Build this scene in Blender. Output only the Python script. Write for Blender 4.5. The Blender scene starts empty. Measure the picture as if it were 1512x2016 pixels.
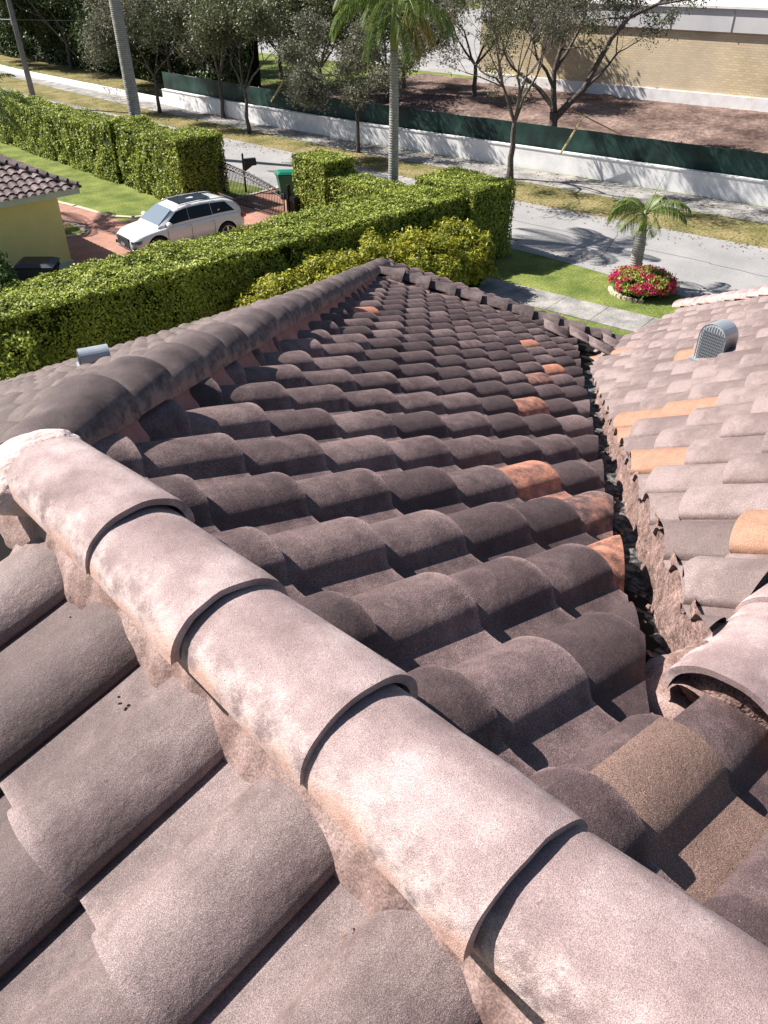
import bpy, bmesh, math, random
import numpy as np
from mathutils import Vector, Matrix, noise
random.seed(7); rng = np.random.default_rng(7)
R = math.radians
scene = bpy.context.scene
col = scene.collection

# ---------------------------------------------------------------- camera, light, exposure
EYE = 9.8
PITCH, HEAD, FPX = R(35.4), R(46.4), 1573.0
fw = Vector((math.cos(HEAD), math.sin(HEAD), 0)); rt = Vector((math.sin(HEAD), -math.cos(HEAD), 0))
fwd = fw*math.cos(PITCH) - Vector((0, 0, 1))*math.sin(PITCH)
upv = fw*math.sin(PITCH) + Vector((0, 0, 1))*math.cos(PITCH)
cam_d = bpy.data.cameras.new("camera"); cam = bpy.data.objects.new("camera", cam_d); col.objects.link(cam)
cam_d.sensor_fit = 'VERTICAL'; cam_d.sensor_height = 36; cam_d.lens = FPX/2016*36
cam_d.clip_start = .05; cam_d.clip_end = 2000
M = Matrix((rt, upv, -fwd)).transposed().to_4x4(); M.translation = (0, 0, EYE); cam.matrix_world = M
scene.camera = cam

SUNDIR = Vector((-.475, .88, 1.02)).normalized()
w = bpy.data.worlds.new("World"); scene.world = w; w.use_nodes = True
nt = w.node_tree; bg = nt.nodes['Background']; sky = nt.nodes.new('ShaderNodeTexSky')
sky.sky_type = 'NISHITA'; sky.sun_disc = False; sky.sun_elevation = math.asin(SUNDIR.z)
sky.sun_rotation = math.atan2(SUNDIR.x, SUNDIR.y)
nt.links.new(sky.outputs[0], bg.inputs[0]); bg.inputs[1].default_value = .05
sl = bpy.data.lights.new("sun", 'SUN'); sl.energy = 5.0; sl.angle = R(.5); sl.color = (1, .95, .88)
so = bpy.data.objects.new("sun", sl); col.objects.link(so); so.rotation_euler = SUNDIR.to_track_quat('Z', 'Y').to_euler()
scene.view_settings.view_transform = 'Standard'; scene.view_settings.look = 'None'
scene.view_settings.exposure = 1.08; scene.view_settings.gamma = 1

# ---------------------------------------------------------------- helpers
def ray(px, py):
    return rt*((px-756)/FPX) + upv*(-(py-1008)/FPX) + fwd
def G(px, py, h=0.0):            # where the photo's pixel meets the height h: used to survey the plan
    d = ray(px, py); t = (h-EYE)/d.z; return Vector((d.x*t, d.y*t, h))
def lin(c):
    c = np.asarray(c, float); return tuple(np.where(c <= .04045, c/12.92, ((c+.055)/1.055)**2.4))
def tag(o, label=None, cat=None, group=None, kind=None):
    if label: o['label'] = label
    if cat: o['category'] = cat
    if group: o['group'] = group
    if kind: o['kind'] = kind
    return o
def empty(name, loc=(0, 0, 0), rz=0):
    o = bpy.data.objects.new(name, None); col.objects.link(o); o.location = loc; o.rotation_euler = (0, 0, rz)
    o.empty_display_size = .2; return o
def link(name, me, mat=None, parent=None, smooth=False):
    o = bpy.data.objects.new(name, me); col.objects.link(o)
    if mat is not None:
        for m_ in (mat if isinstance(mat, (list, tuple)) else [mat]): me.materials.append(m_)
    if parent is not None: o.parent = parent
    if smooth:
        me.polygons.foreach_set('use_smooth', [True]*len(me.polygons))
    return o
def mesh_np(name, V, F, midx=None):
    me = bpy.data.meshes.new(name); V = np.asarray(V, np.float32)
    if isinstance(F, np.ndarray):
        n, k = F.shape
        me.vertices.add(len(V)); me.vertices.foreach_set('co', V.ravel())
        me.loops.add(n*k); me.loops.foreach_set('vertex_index', F.astype(np.int32).ravel())
        me.polygons.add(n); me.polygons.foreach_set('loop_start', np.arange(0, n*k, k, dtype=np.int32))
        me.polygons.foreach_set('loop_total', np.full(n, k, np.int32))
        me.update(calc_edges=True)
    else:
        me.from_pydata([tuple(v) for v in V], [], F); me.update()
    if midx is not None: me.polygons.foreach_set('material_index', np.asarray(midx, np.int32))
    return me
class MB:
    """collects simple shapes into one mesh"""
    def __init__(s): s.v = []; s.f = []; s.m = []
    def add(s, V, F, mi=0):
        b = len(s.v); s.v += [tuple(v) for v in V]; s.f += [tuple(i+b for i in f) for f in F]; s.m += [mi]*len(F)
    def box(s, c, size, rz=0, mi=0, mat=None):
        x, y, z = [q/2 for q in size]
        P = [Vector((sx*x, sy*y, sz*z)) for sz in (-1, 1) for sy in (-1, 1) for sx in (-1, 1)]
        if mat is None: mat = Matrix.Rotation(rz, 4, 'Z')
        P = [mat @ p + Vector(c) for p in P]
        s.add(P, [(0, 2, 3, 1), (4, 5, 7, 6), (0, 1, 5, 4), (2, 6, 7, 3), (0, 4, 6, 2), (1, 3, 7, 5)], mi)
    def tube(s, pts, rad, n=8, mi=0, cap=True):
        pts = [Vector(p) for p in pts]; rad = rad if hasattr(rad, '__len__') else [rad]*len(pts)
        V = []; F = []; a = None
        for i, p in enumerate(pts):
            d = (pts[min(i+1, len(pts)-1)]-pts[max(i-1, 0)]).normalized()
            if a is None: a = d.orthogonal().normalized()
            a = (a-d*a.dot(d)).normalized(); b = d.cross(a)
            for k in range(n):
                t = 2*math.pi*k/n; V.append(p+(a*math.cos(t)+b*math.sin(t))*rad[i])
        for i in range(len(pts)-1):
            for k in range(n):
                F.append((i*n+k, i*n+(k+1) % n, (i+1)*n+(k+1) % n, (i+1)*n+k))
        if cap: F += [tuple(range(n))[::-1], tuple((len(pts)-1)*n+k for k in range(n))]
        s.add(V, F, mi)
    def prism(s, poly, z0, z1, mi=0):
        n = len(poly); V = [(p[0], p[1], z0) for p in poly]+[(p[0], p[1], z1) for p in poly]
        s.add(V, [tuple(range(n))[::-1], tuple(range(n, 2*n))]+[(i, (i+1) % n, n+(i+1) % n, n+i) for i in range(n)], mi)
    def build(s, name, mat, parent=None, smooth=False, bevel=0):
        me = bpy.data.meshes.new(name); me.from_pydata(s.v, [], s.f); me.update()
        me.polygons.foreach_set('material_index', s.m)
        o = link(name, me, mat, parent, smooth)
        if bevel:
            bm = bmesh.new(); bm.from_mesh(me); bmesh.ops.recalc_face_normals(bm, faces=bm.faces)
            bmesh.ops.bevel(bm, geom=[e for e in bm.edges if len(e.link_faces) == 2 and e.calc_face_angle(0) > .5], offset=bevel, segments=2, affect='EDGES')
            bm.to_mesh(me); bm.free()
        return o

# ---------------------------------------------------------------- materials
def newmat(name):
    m = bpy.data.materials.new(name); m.use_nodes = True; n = m.node_tree.nodes; b = n['Principled BSDF']
    return m, m.node_tree, b
def N(t, typ, **kw):
    n = t.nodes.new(typ)
    for k, v in kw.items():
        if k in n.inputs.keys(): n.inputs[k].default_value = v
        else: setattr(n, k, v)
    return n
def ramp(t, src, stops):
    r = t.nodes.new('ShaderNodeValToRGB'); e = r.color_ramp.elements
    while len(e) < len(stops): e.new(.5)
    for i, (p, c) in enumerate(stops): e[i].position = p; e[i].color = (*c, 1)
    t.links.new(src, r.inputs[0]); return r.outputs[0]
def mix(t, fac, a, b, mode='MIX'):
    m = t.nodes.new('ShaderNodeMix'); m.data_type = 'RGBA'; m.blend_type = mode
    for s_, i in ((fac, 0), (a, 6), (b, 7)):
        if isinstance(s_, (int, float)): m.inputs[i].default_value = s_
        elif isinstance(s_, tuple): m.inputs[i].default_value = (*s_, 1)
        else: t.links.new(s_, m.inputs[i])
    return m.outputs[2]
def mat_noise(name, c1, c2, scale=5, rough=.8, detail=6, bump=.0, bscale=None, spec=.3, lo=.3, hi=.7, grain=0, gscale=200, metal=0, dist=.02):
    m, t, b = newmat(name); tc = N(t, 'ShaderNodeTexCoord')
    n = N(t, 'ShaderNodeTexNoise', Scale=scale, Detail=detail); t.links.new(tc.outputs['Object'], n.inputs['Vector'])
    c = ramp(t, n.outputs['Fac'], [(lo, c1), (hi, c2)])
    if grain:
        g = N(t, 'ShaderNodeTexNoise', Scale=gscale, Detail=2); t.links.new(tc.outputs['Object'], g.inputs['Vector'])
        gc = ramp(t, g.outputs['Fac'], [(.35, (1-grain,)*3), (.65, (1+grain,)*3)]); c = mix(t, 1.0, c, gc, 'MULTIPLY')
    t.links.new(c, b.inputs['Base Color']); b.inputs['Roughness'].default_value = rough
    b.inputs['Specular IOR Level'].default_value = spec; b.inputs['Metallic'].default_value = metal
    if bump:
        bn = N(t, 'ShaderNodeTexNoise', Scale=bscale or gscale, Detail=3); t.links.new(tc.outputs['Object'], bn.inputs['Vector'])
        bp = N(t, 'ShaderNodeBump', Strength=bump, Distance=dist); t.links.new(bn.outputs['Fac'], bp.inputs['Height']); t.links.new(bp.outputs[0], b.inputs['Normal'])
    return m
def flat(name, c, rough=.5, metal=0, spec=.5, coat=0):
    m, t, b = newmat(name); b.inputs['Base Color'].default_value = (*c, 1); b.inputs['Roughness'].default_value = rough
    b.inputs['Metallic'].default_value = metal; b.inputs['Specular IOR Level'].default_value = spec; b.inputs['Coat Weight'].default_value = coat
    return m

def tile_mat(name, dark, mid, pale, k_pale=.5, gr=(.5, .97, 1.75)):
    """weathered granular concrete tile. attribute 'tcol': r tile random, g terracotta, b distance to the lip, a crest height"""
    m, t, b = newmat(name); tc = N(t, 'ShaderNodeTexCoord'); L = t.links.new
    at = N(t, 'ShaderNodeAttribute'); at.attribute_name = 'tcol'; sp = N(t, 'ShaderNodeSeparateColor'); L(at.outputs['Color'], sp.inputs[0])
    big = N(t, 'ShaderNodeTexNoise', Scale=3.1, Detail=5, Roughness=.6); L(tc.outputs['Object'], big.inputs['Vector'])
    med = N(t, 'ShaderNodeTexNoise', Scale=17, Detail=6, Roughness=.65); L(tc.outputs['Object'], med.inputs['Vector'])
    fine = N(t, 'ShaderNodeTexNoise', Scale=620, Detail=1, Roughness=.6); L(tc.outputs['Object'], fine.inputs['Vector'])
    spk = N(t, 'ShaderNodeTexVoronoi', Scale=260); L(tc.outputs['Object'], spk.inputs['Vector'])
    def math_(op, a, b_, c_=None):
        n = N(t, 'ShaderNodeMath', operation=op)
        for i, q in enumerate((a, b_, c_)):
            if q is None: continue
            if isinstance(q, (int, float)): n.inputs[i].default_value = q
            else: L(q, n.inputs[i])
        return n.outputs[0]
    s = math_('MULTIPLY_ADD', big.outputs['Fac'], .6, math_('MULTIPLY_ADD', med.outputs['Fac'], .4, .22))
    s = math_('ADD', s, math_('MULTIPLY_ADD', sp.outputs[0], .26, -.13))
    s = math_('ADD', s, math_('MULTIPLY', math_('MULTIPLY', sp.outputs[2], med.outputs['Fac']), .38))
    c = ramp(t, s, [(.42, dark), (.72, mid), (.72+.35*(1-k_pale)+.05, pale)])
    # terracotta body where the slurry coat has gone or on replaced tiles
    tn = math_('MULTIPLY_ADD', med.outputs['Fac'], .5, sp.outputs[1])
    ter = ramp(t, med.outputs['Fac'], [(.3, (.26, .11, .075)), (.7, (.45, .2, .13))])
    tf = ramp(t, tn, [(.72, (0, 0, 0)), (.92, (1, 1, 1))])
    c = mix(t, tf, c, ter)
    cr = ramp(t, sp.outputs[1], [(.98, (0, 0, 0)), (1.0, (1, 1, 1))]); c = mix(t, cr, c, ramp(t, med.outputs['Fac'], [(.3, (.25, .135, .09)), (.7, (.33, .19, .13))]))
    tn2 = ramp(t, sp.outputs[1], [(.93, (0,)*3), (.945, (1,)*3), (.972, (1,)*3), (.982, (0,)*3)]); c = mix(t, tn2, c, ramp(t, big.outputs['Fac'], [(.3, (.115, .070, .055)), (.7, (.19, .122, .10))]))
    gc = ramp(t, fine.outputs['Fac'], [(.3, (gr[0],)*3), (.5, (gr[1],)*3), (.68, (gr[2],)*3)]); c = mix(t, 1.0, c, gc, 'MULTIPLY')
    sc = ramp(t, spk.outputs['Color'], [(.90, (0,)*3), (.96, (.5,)*3)]); 
    sd = ramp(t, spk.outputs['Distance'], [(.12, (1,)*3), (.3, (0,)*3)])
    c = mix(t, mix(t, 1.0, sc, sd, 'MULTIPLY'), c, (.75, .68, .66))
    L(c, b.inputs['Base Color']); b.inputs['Roughness'].default_value = .72; b.inputs['Specular IOR Level'].default_value = .35
    bp = N(t, 'ShaderNodeBump', Strength=.5, Distance=.0012); L(fine.outputs['Fac'], bp.inputs['Height'])
    bp2 = N(t, 'ShaderNodeBump', Strength=.5, Distance=.012); L(med.outputs['Fac'], bp2.inputs['Height']); L(bp2.outputs[0], bp.inputs['Normal'])
    L(bp.outputs[0], b.inputs['Normal'])
    return m

MT_dark = tile_mat('tile_mossy', (.025, .016, .0175), (.073, .047, .048), (.195, .135, .131), .35, gr=(.3, .9, 2.3))
MT_mid = tile_mat('tile_brown', (.055, .038, .037), (.112, .079, .077), (.225, .168, .163), .5, gr=(.5, .95, 1.75))
MT_far = tile_mat('tile_dusty', (.045, .032, .030), (.085, .062, .058), (.14, .104, .098), .5)
MT_pale = tile_mat('tile_rosy', (.098, .070, .067), (.158, .115, .110), (.24, .182, .175), .6)

def cap_mat(name, dark, mid, pale, ter=.5, soot=.55):
    m, t, b = newmat(name); tc = N(t, 'ShaderNodeTexCoord'); L = t.links.new
    at = N(t, 'ShaderNodeAttribute'); at.attribute_name = 'tcol'; sp = N(t, 'ShaderNodeSeparateColor'); L(at.outputs['Color'], sp.inputs[0])
    oi = N(t, 'ShaderNodeObjectInfo'); mp = N(t, 'ShaderNodeVectorMath', operation='ADD'); L(tc.outputs['Object'], mp.inputs[0])
    sc3 = N(t, 'ShaderNodeVectorMath', operation='SCALE'); sc3.inputs['Scale'].default_value = 37; cb = N(t, 'ShaderNodeCombineXYZ')
    L(oi.outputs['Random'], cb.inputs[0]); L(oi.outputs['Random'], cb.inputs[1]); L(cb.outputs[0], sc3.inputs[0]); L(sc3.outputs[0], mp.inputs[1])
    P = mp.outputs[0]
    big = N(t, 'ShaderNodeTexNoise', Scale=6, Detail=7, Roughness=.62); L(P, big.inputs['Vector'])
    med = N(t, 'ShaderNodeTexNoise', Scale=24, Detail=8, Roughness=.7); L(P, med.inputs['Vector'])
    fine = N(t, 'ShaderNodeTexNoise', Scale=640, Detail=1, Roughness=.6); L(P, fine.inputs['Vector'])
    c = ramp(t, big.outputs['Fac'], [(.28, dark), (.5, mid), (.72, pale)])
    # low flanks: lime bloom and worn orange body; attribute b = height on the arch
    def mth(op, a, b_, c_=0):
        n = N(t, 'ShaderNodeMath', operation=op)
        for i, q in enumerate((a, b_, c_)):
            if isinstance(q, (int, float)): n.inputs[i].default_value = q
            else: L(q, n.inputs[i])
        return n.outputs[0]
    lo = mth('SUBTRACT', 1.0, sp.outputs[2])
    blo = mth('MULTIPLY', mth('MULTIPLY_ADD', med.outputs['Fac'], 2.6, -.8), lo)
    c = mix(t, ramp(t, blo, [(.12, (0,)*3), (.5, ((.75 if soot else .2),)*3)]), c, (.62, .5, .48))
    terr = mth('MULTIPLY', mth('MULTIPLY_ADD', big.outputs['Fac'], 2.4, -.8), mth('POWER', lo, 1.6))
    c = mix(t, ramp(t, terr, [(.18, (0,)*3), (.42, (ter*.55,)*3)]), c, (.42, .2, .13))
    sv = N(t, 'ShaderNodeTexVoronoi', Scale=75); L(P, sv.inputs['Vector']); sd = ramp(t, sv.outputs['Distance'], [(.10, (1,)*3), (.22, (0,)*3)]); sm = ramp(t, med.outputs['Fac'], [(.52, (0,)*3), (.62, (soot,)*3)])
    c = mix(t, mix(t, 1.0, sd, sm, 'MULTIPLY'), c, (.07, .055, .055))
    gc = ramp(t, fine.outputs['Fac'], [(.3, (.62,)*3), (.5, (1.0,)*3), (.7, (1.4,)*3)]); c = mix(t, 1.0, c, gc, 'MULTIPLY')
    L(c, b.inputs['Base Color']); b.inputs['Roughness'].default_value = .75; b.inputs['Specular IOR Level'].default_value = .3
    bp = N(t, 'ShaderNodeBump', Strength=.5, Distance=.002); L(fine.outputs['Fac'], bp.inputs['Height'])
    bp2 = N(t, 'ShaderNodeBump', Strength=.45, Distance=.006); L(med.outputs['Fac'], bp2.inputs['Height']); L(bp2.outputs[0], bp.inputs['Normal'])
    L(bp.outputs[0], b.inputs['Normal'])
    return m
MC_pale = cap_mat('cap_pale', (.175, .122, .12), (.28, .205, .202), (.45, .355, .348), 1.0)
MC_brown = cap_mat('cap_brown', (.045, .032, .034), (.095, .07, .07), (.17, .13, .128), .5, 0.0)
M_mortar = mat_noise('mortar', (.16, .095, .08), (.38, .27, .25), 11, .9, 8, .7, 50, grain=.3, gscale=260, dist=.006)
M_mortar_red = mat_noise('mortar_red', (.32, .14, .12), (.45, .22, .2), 9, .85, 6, .3, 60, grain=.15, gscale=200, dist=.01)
M_lime = mat_noise('mortar_lime', (.36, .24, .22), (.66, .56, .54), 12, .85, 8, .8, 40, grain=.15, gscale=220, dist=.012)
M_debris = mat_noise('valley_tar', (.02, .02, .02), (.17, .16, .155), 26, .85, 8, .9, 60, lo=.42, hi=.62, grain=.4, gscale=120, dist=.02)
M_rubble = mat_noise('valley_mortar', (.10, .06, .05), (.28, .185, .165), 20, .95, 8, 1, 45, grain=.4, gscale=150, dist=.02)

# ---------------------------------------------------------------- roof geometry (z relative to EYE)
U0, Z0, V0 = .542, -.94, 1.859
HIP = Vector((.749, .662, -.284))
P0 = Vector((U0, V0, Z0))
TW, TE = .3096, .343
def prof(s, a=TW):
    """S-tile section over one cell: shallow pan then a steep round barrel, open edge at s=a"""
    s = s/a; x = (s-.625)/.395
    if s < .235: return .003+.006*(s/.235)**3
    h = .076*max(0, 1-abs(x)**1.9)**.62
    if s < .35:
        k = (s-.235)/.115; k = k*k*(3-2*k); return .009*(1-k)+h*k+.003*(1-k)*k
    return h
S_N = 17
SS = [-.10, 0, .08, .16, .235, .255, .275, .295, .315, .335, .365, .40, .45, .51, .57, .64, .71, .78, .84, .89, .93, .97, 1.0]
PR = [prof(max(0, s)*TW) for s in SS]; PR[0] = -.006
def tile_face(name, surf, s_rng, t_rng, aW, tE, clips, mat, terr=None, jit=1.0, lift=.036, ny=3, dens=1.0, parent=None, drop_cells=()):
    """surf(s,t)->(point, normal, leftdir, downdir); cells i along s, j along t"""
    V = []; F = []; C = []; fc = []
    ns = len(SS)
    for i in range(s_rng[0], s_rng[1]):
        for j in range(t_rng[0], t_rng[1]):
            if (i, j) in drop_cells: continue
            s0, t0 = i*aW, j*tE
            p, n, l, d = surf(s0+aW/2, t0+tE/2)
            if not all((Vector((p.x, p.y))-q).dot(k) > -.5 for q, k in clips): continue
            ra = random.random(); tr = 0.0
            if terr: tr = terr.get((i, j), 0.0)
            if tr == 0 and random.random() < .03: tr = .22
            yaw = random.gauss(0, .008)*jit; dz = random.gauss(0, .0022)*jit; ds = random.gauss(0, .002)*jit; dt = random.gauss(0, .004)*jit
            tl = [-.03, tE*.25, tE*.62, tE*.90, tE*.965, tE] if ny > 3 else [-.03, tE*.5, tE]
            base = len(V)
            sc = random.uniform(.95, 1.05)
            for k, tt in enumerate(tl):
                for q, sr in enumerate(SS):
                    s_ = sr*aW
                    pp, n, l, d = surf(s0+s_+ds+yaw*(tt-tE/2), t0+tt+dt-yaw*(s_-aW/2))
                    h = PR[q]*sc*(.85+.15*tt/tE) + lift*max(0, tt)/tE + dz
                    if q == ns-1: h -= .0
                    V.append(pp+n*h)
                    C.append((ra, tr, max(0, (tt/tE-.93)*14), PR[q]/.08))
            nr = len(tl)
            for k in range(nr-1):
                for q in range(ns-1):
                    F.append((base+k*ns+q, base+(k+1)*ns+q, base+(k+1)*ns+q+1, base+k*ns+q+1))
            # lip: thickness at the lower end
            b2 = len(V); th = .02
            for q in range(ns):
                o_ = V[base+(nr-1)*ns+q]; V.append(o_-n*th*(1+.3*random.random())-d*.002); C.append((ra, tr, 1, .5))
            for q in range(ns-1):
                a0 = base+(nr-1)*ns+q; F.append((a0, b2+q, b2+q+1, a0+1))
            # open side edge at s=a (over the neighbour's pan)
            b3 = len(V)
            for k in range(nr):
                o_ = V[base+k*ns+ns-1]; V.append(o_-n*.02-l*.006); C.append((ra, tr, .2, .5))
            for k in range(nr-1):
                a0 = base+k*ns+ns-1; F.append((a0, base+(k+1)*ns+ns-1, b3+k+1, b3+k))
    me = mesh_np(name, np.array([tuple(v) for v in V]), np.array(F, np.int32))
    ca = me.color_attributes.new('tcol', 'FLOAT_COLOR', 'POINT'); ca.data.foreach_set('color', np.array(C, np.float32).ravel())
    bm = bmesh.new(); bm.from_mesh(me)
    for q, k in clips:
        g = list(bm.verts)+list(bm.edges)+list(bm.faces)
        bmesh.ops.bisect_plane(bm, geom=g, plane_co=(q.x, q.y, 0), plane_no=(-k.x, -k.y, 0), clear_outer=True)
    bm.to_mesh(me); bm.free()
    o = link(name, me, mat, parent, smooth=True)
    me.set_sharp_from_angle(angle=R(58))
    return o
def Z(p): return Vector((p[0], p[1], p[2]+EYE))
def surf_fn(fz, down2, org2):
    """roof sheet z=fz(x,y); down2 horizontal downhill unit, org2 origin"""
    d2 = Vector((down2[0], down2[1])).normalized(); l2 = Vector((-d2.y, d2.x)); o2 = Vector(org2)
    def f(s, t):
        # t is measured along the slope
        g = (fz(o2.x+d2.x*.5, o2.y+d2.y*.5)-fz(o2.x, o2.y))/.5; cs = 1/math.sqrt(1+g*g)
        q = o2+l2*s+d2*(t*cs); e = .02
        z = fz(q.x, q.y); gx = (fz(q.x+e, q.y)-z)/e; gy = (fz(q.x, q.y+e)-z)/e
        n = Vector((-gx, -gy, 1)).normalized()
        l = Vector((l2.x, l2.y, gx*l2.x+gy*l2.y)).normalized(); d = Vector((d2.x, d2.y, gx*d2.x+gy*d2.y)).normalized()
        return Vector((q.x, q.y, z+EYE)), n, l, d
    return f
V2_ = Vector
def F1z(x, y, drop=.175): d = x-U0; return Z0-drop-.41*d+.004*d*abs(d)
def F2z(x, y): return Z0-.24+.379*(x-U0)
def F0z(x, y): return Z0-.16-.429*(y-V0)
n3 = Vector((.0927, .4287, 1.0)); pV2 = Vector((1.4986, .6031, -1.5035)); pV1 = Vector((6.4713, 3.9644, -3.4054))
def F3z(x, y): return -2.393-.633*(y-2.064)
B3 = Vector((0, 1))
R3v = .335
def F5z(x, y): return F3z(x, R3v)-.42*(R3v-y)
def hit(px, py, fz, off=.05):
    D = ray(px, py); lo, hi = .1, 60.
    for _ in range(60):
        m_ = (lo+hi)/2
        if D.z*m_ > fz(D.x*m_, D.y*m_)+off: lo = m_
        else: hi = m_
    return D*lo
house = empty('tiled_house', (0, 0, 0))
tag(house, 'large foreground house with worn brown barrel tile roofs, mortared ridges and an open valley', 'house')

hdir = Vector((HIP.x, HIP.y)).normalized(); hperp = Vector((hdir.y, -hdir.x))       # points to the F1 side
p02 = Vector((U0, V0))
valdir = Vector((pV1.x-pV2.x, pV1.y-pV2.y)).normalized(); valperp = Vector((-valdir.y, valdir.x))  # towards F1 (+v, -u)
pv2 = Vector((pV2.x, pV2.y))
J = P0+HIP*8.5; RKD = Vector((.581, -.781, -.231))
rk2 = Vector((J.x, J.y)); rkd = Vector((RKD.x, RKD.y)).normalized(); rkperp = Vector((rkd.y, -rkd.x))    # check sign below
if rkperp.dot(Vector((-1, -1))) < 0: rkperp = -rkperp
# F1: cells along s=+v ; t along +u.   lattice: pan/lip corner v=2.38-.3096 i, u-U0=.8635+.3155 j
S1 = surf_fn(lambda x, y: F1z(x, y), (1, 0), (U0+.8635-TE*.9254*3, 2.38-.08-TW*30))
def cell(px, py, fz, down2, org2, off=.07, a=TW, e=TE):
    P = hit(px, py, fz, off); d2 = Vector(down2).normalized(); l2 = Vector((-d2.y, d2.x)); o2 = Vector(org2)
    g = (fz(o2.x+d2.x*.5, o2.y+d2.y*.5)-fz(o2.x, o2.y))/.5; cs = 1/math.sqrt(1+g*g)
    q = Vector((P.x, P.y))-o2; return (math.floor(q.dot(l2)/a), math.floor(q.dot(d2)/cs/e))
o1 = (U0+.8635-TE*.9254*3, 2.38-.08-TW*30)
terr1 = {}
for px, py, k in [(1010, 965, .62), (1050, 985, .5), (1185, 1105, .6), (1215, 1140, .6), (1026, 795, .6), (1055, 752, .55), (1037, 719, .75), (1050, 686, .7), (705, 610, .9), (1215, 790, .3)]:
    terr1[cell(px, py, F1z, (1, 0), o1)] = k
tile_face('roof_slope', S1, (0, 62), (0, 36), TW, TE,
    [(Vector((U0+.02, 0)), Vector((1, 0))), (p02, hperp), (pv2+valperp*.02, valperp), (rk2-rkperp*.25, rkperp), (Vector((0, R3v+.05)), Vector((0, 1)))],
    MT_dark, terr1, ny=5, parent=house)['label'] = 'dark mossy tile slope running down to the open valley'
terr1b = {}
tc_ = cell(1270, 1600, F1z, (1, 0), o1); tan_cells = {tc_: .96}
tile_face('roof_slope', S1, (8, 32), (0, 26), TW, TE,
    [(Vector((U0+.02, 0)), Vector((1, 0))), (Vector((0, R3v+.05)), Vector((0, -1))), (Vector((1.5, .335)), Vector((-1, -1.02)))],
    MT_dark, tan_cells, ny=5, parent=house)['label'] = 'dark tile slope beside the near end of the second ridge'
# F4: the same slope beyond the rake row, a little higher
S4 = surf_fn(lambda x, y: F1z(x, y, .175)+.03, (1, 0), o1)
tile_face('roof_slope', S4, (20, 62), (14, 28), TW, TE,
    [(p02, hperp), (rk2, -rkperp), (Vector((9.0, 0)), Vector((-1, 0))), (Vector((0, 3.9)), Vector((0, 1)))], MT_dark, parent=house)['label'] = 'far strip of tiles beyond the cap row'
# F2: down=-u, left=-v
S2 = surf_fn(lambda x, y: F2z(x, y), (-1, 0), (U0-.41+TE*.935*3, 1.804+TW*3))
tile_face('roof_slope', S2, (0, 24), (2, 10), TW, TE,
    [(Vector((U0-.075, 0)), Vector((-1, 0))), (Vector((U0, V0+.02)), Vector((.662, -.749)))], MT_mid, ny=5, parent=house)['label'] = 'near tile slope with broad brown barrels falling to the lower left'
# F0
S0 = surf_fn(lambda x, y: F0z(x, y), (0, 1), (9.5, V0-.4))
tile_face('roof_slope', S0, (0, 56), (0, 26), TW, TE,
    [(p02, -hperp), (Vector((U0, V0+.05)), Vector((.662, .749))), (Vector((0, 9.2)), Vector((0, -1)))], MT_far, parent=house, jit=1.0)['label'] = 'dusty sunlit tile slope beyond the hip'
# F3
A3, E3 = .311, .343
o3 = (3.858+.311*22, 2.064-.2898*8)
S3 = surf_fn(lambda x, y: F3z(x, y), (B3.x, B3.y), o3)
terr3 = {}
M3 = [(1262, 828, 1.2), (1300, 818, 1.2), (1365, 803, 1.15), (1290, 912, 1.1), (1330, 905, 1.1), (1180, 706, 1.2), (1235, 690, 1.2), (1375, 692, 1.0), (1525, 1062, 1.3)]
for px, py, k in M3: terr3[cell(px, py, F3z, (B3.x, B3.y), o3, .07, A3, E3)] = k
FAR3 = hit(1345, 604, F3z); FAR3b = hit(1530, 580, F3z)
fd = Vector((FAR3b.x-FAR3.x, FAR3b.y-FAR3.y)).normalized(); fperp = Vector((-fd.y, fd.x))
if fperp.dot(Vector((-1, 0))) < 0: fperp = -fperp
tile_face('roof_slope', S3, (0, 34), (0, 22), A3, E3,
    [(pv2-valperp*.10, -valperp), (Vector((0, R3v+.125)), Vector((0, 1))), (Vector((0, 4.75)), Vector((0, -1))), (Vector((FAR3.x, FAR3.y)), fperp)],
    MT_pale, terr3, parent=house, jit=1.1, lift=.026)['label'] = 'sunlit rosy tile slope on the right with a few orange replacement tiles'
S5 = surf_fn(lambda x, y: F5z(x, y), (0, -1), (1.6, R3v))
tile_face('roof_slope', S5, (-2, 26), (0, 14), TW, TE, [(Vector((1.46, .335)), Vector((1, 1.02))), (Vector((0, R3v-.02)), Vector((0, -1))), (Vector((8.8, 0)), Vector((-1, 0)))], MT_mid, parent=house)['label'] = 'slope behind the second ridge'

# ---- roof deck under the tiles
M_felt = flat('felt', (.012, .011, .011), .95, spec=.1)
def deck(poly, fz, dz=-.03):
    V = [(x, y, fz(x, y)+dz+EYE) for x, y in poly]; return V, [tuple(range(len(poly)))]
mb = MB()
for i in range(12):
    ua, ub = U0+i*.7, U0+(i+1)*.7
    ya, yb = V0+.884*(ua-U0), V0+.884*(ub-U0)
    vx = lambda x: R3v if x < 1.6 else min(3.9, pV2.y+(x-pV2.x)*.676)-.0
    mb.add(*deck([(ua, vx(ua) if ua > 1.3 else -4), (ub, vx(ub) if ua > 1.3 else -4), (ub, yb), (ua, ya)], F1z, -.035))
mb.add(*deck([(U0, -4), (U0, V0), (-6, 9), (-6, -4)], F2z))
mb.add(*deck([(U0, V0), (8.8, 9.15), (-6, 9.15), (-6, 7.5)], F0z))
mb.add(*deck([(1.9, R3v), (5.4, R3v), (10.0, 4.6), (7.0, 4.6)], F3z))
mb.add(*deck([(1.5, R3v), (5.5, -3.7), (8.6, -3.7), (8.6, R3v)], F5z))
mb.build('roof_deck', M_felt, house)
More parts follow.
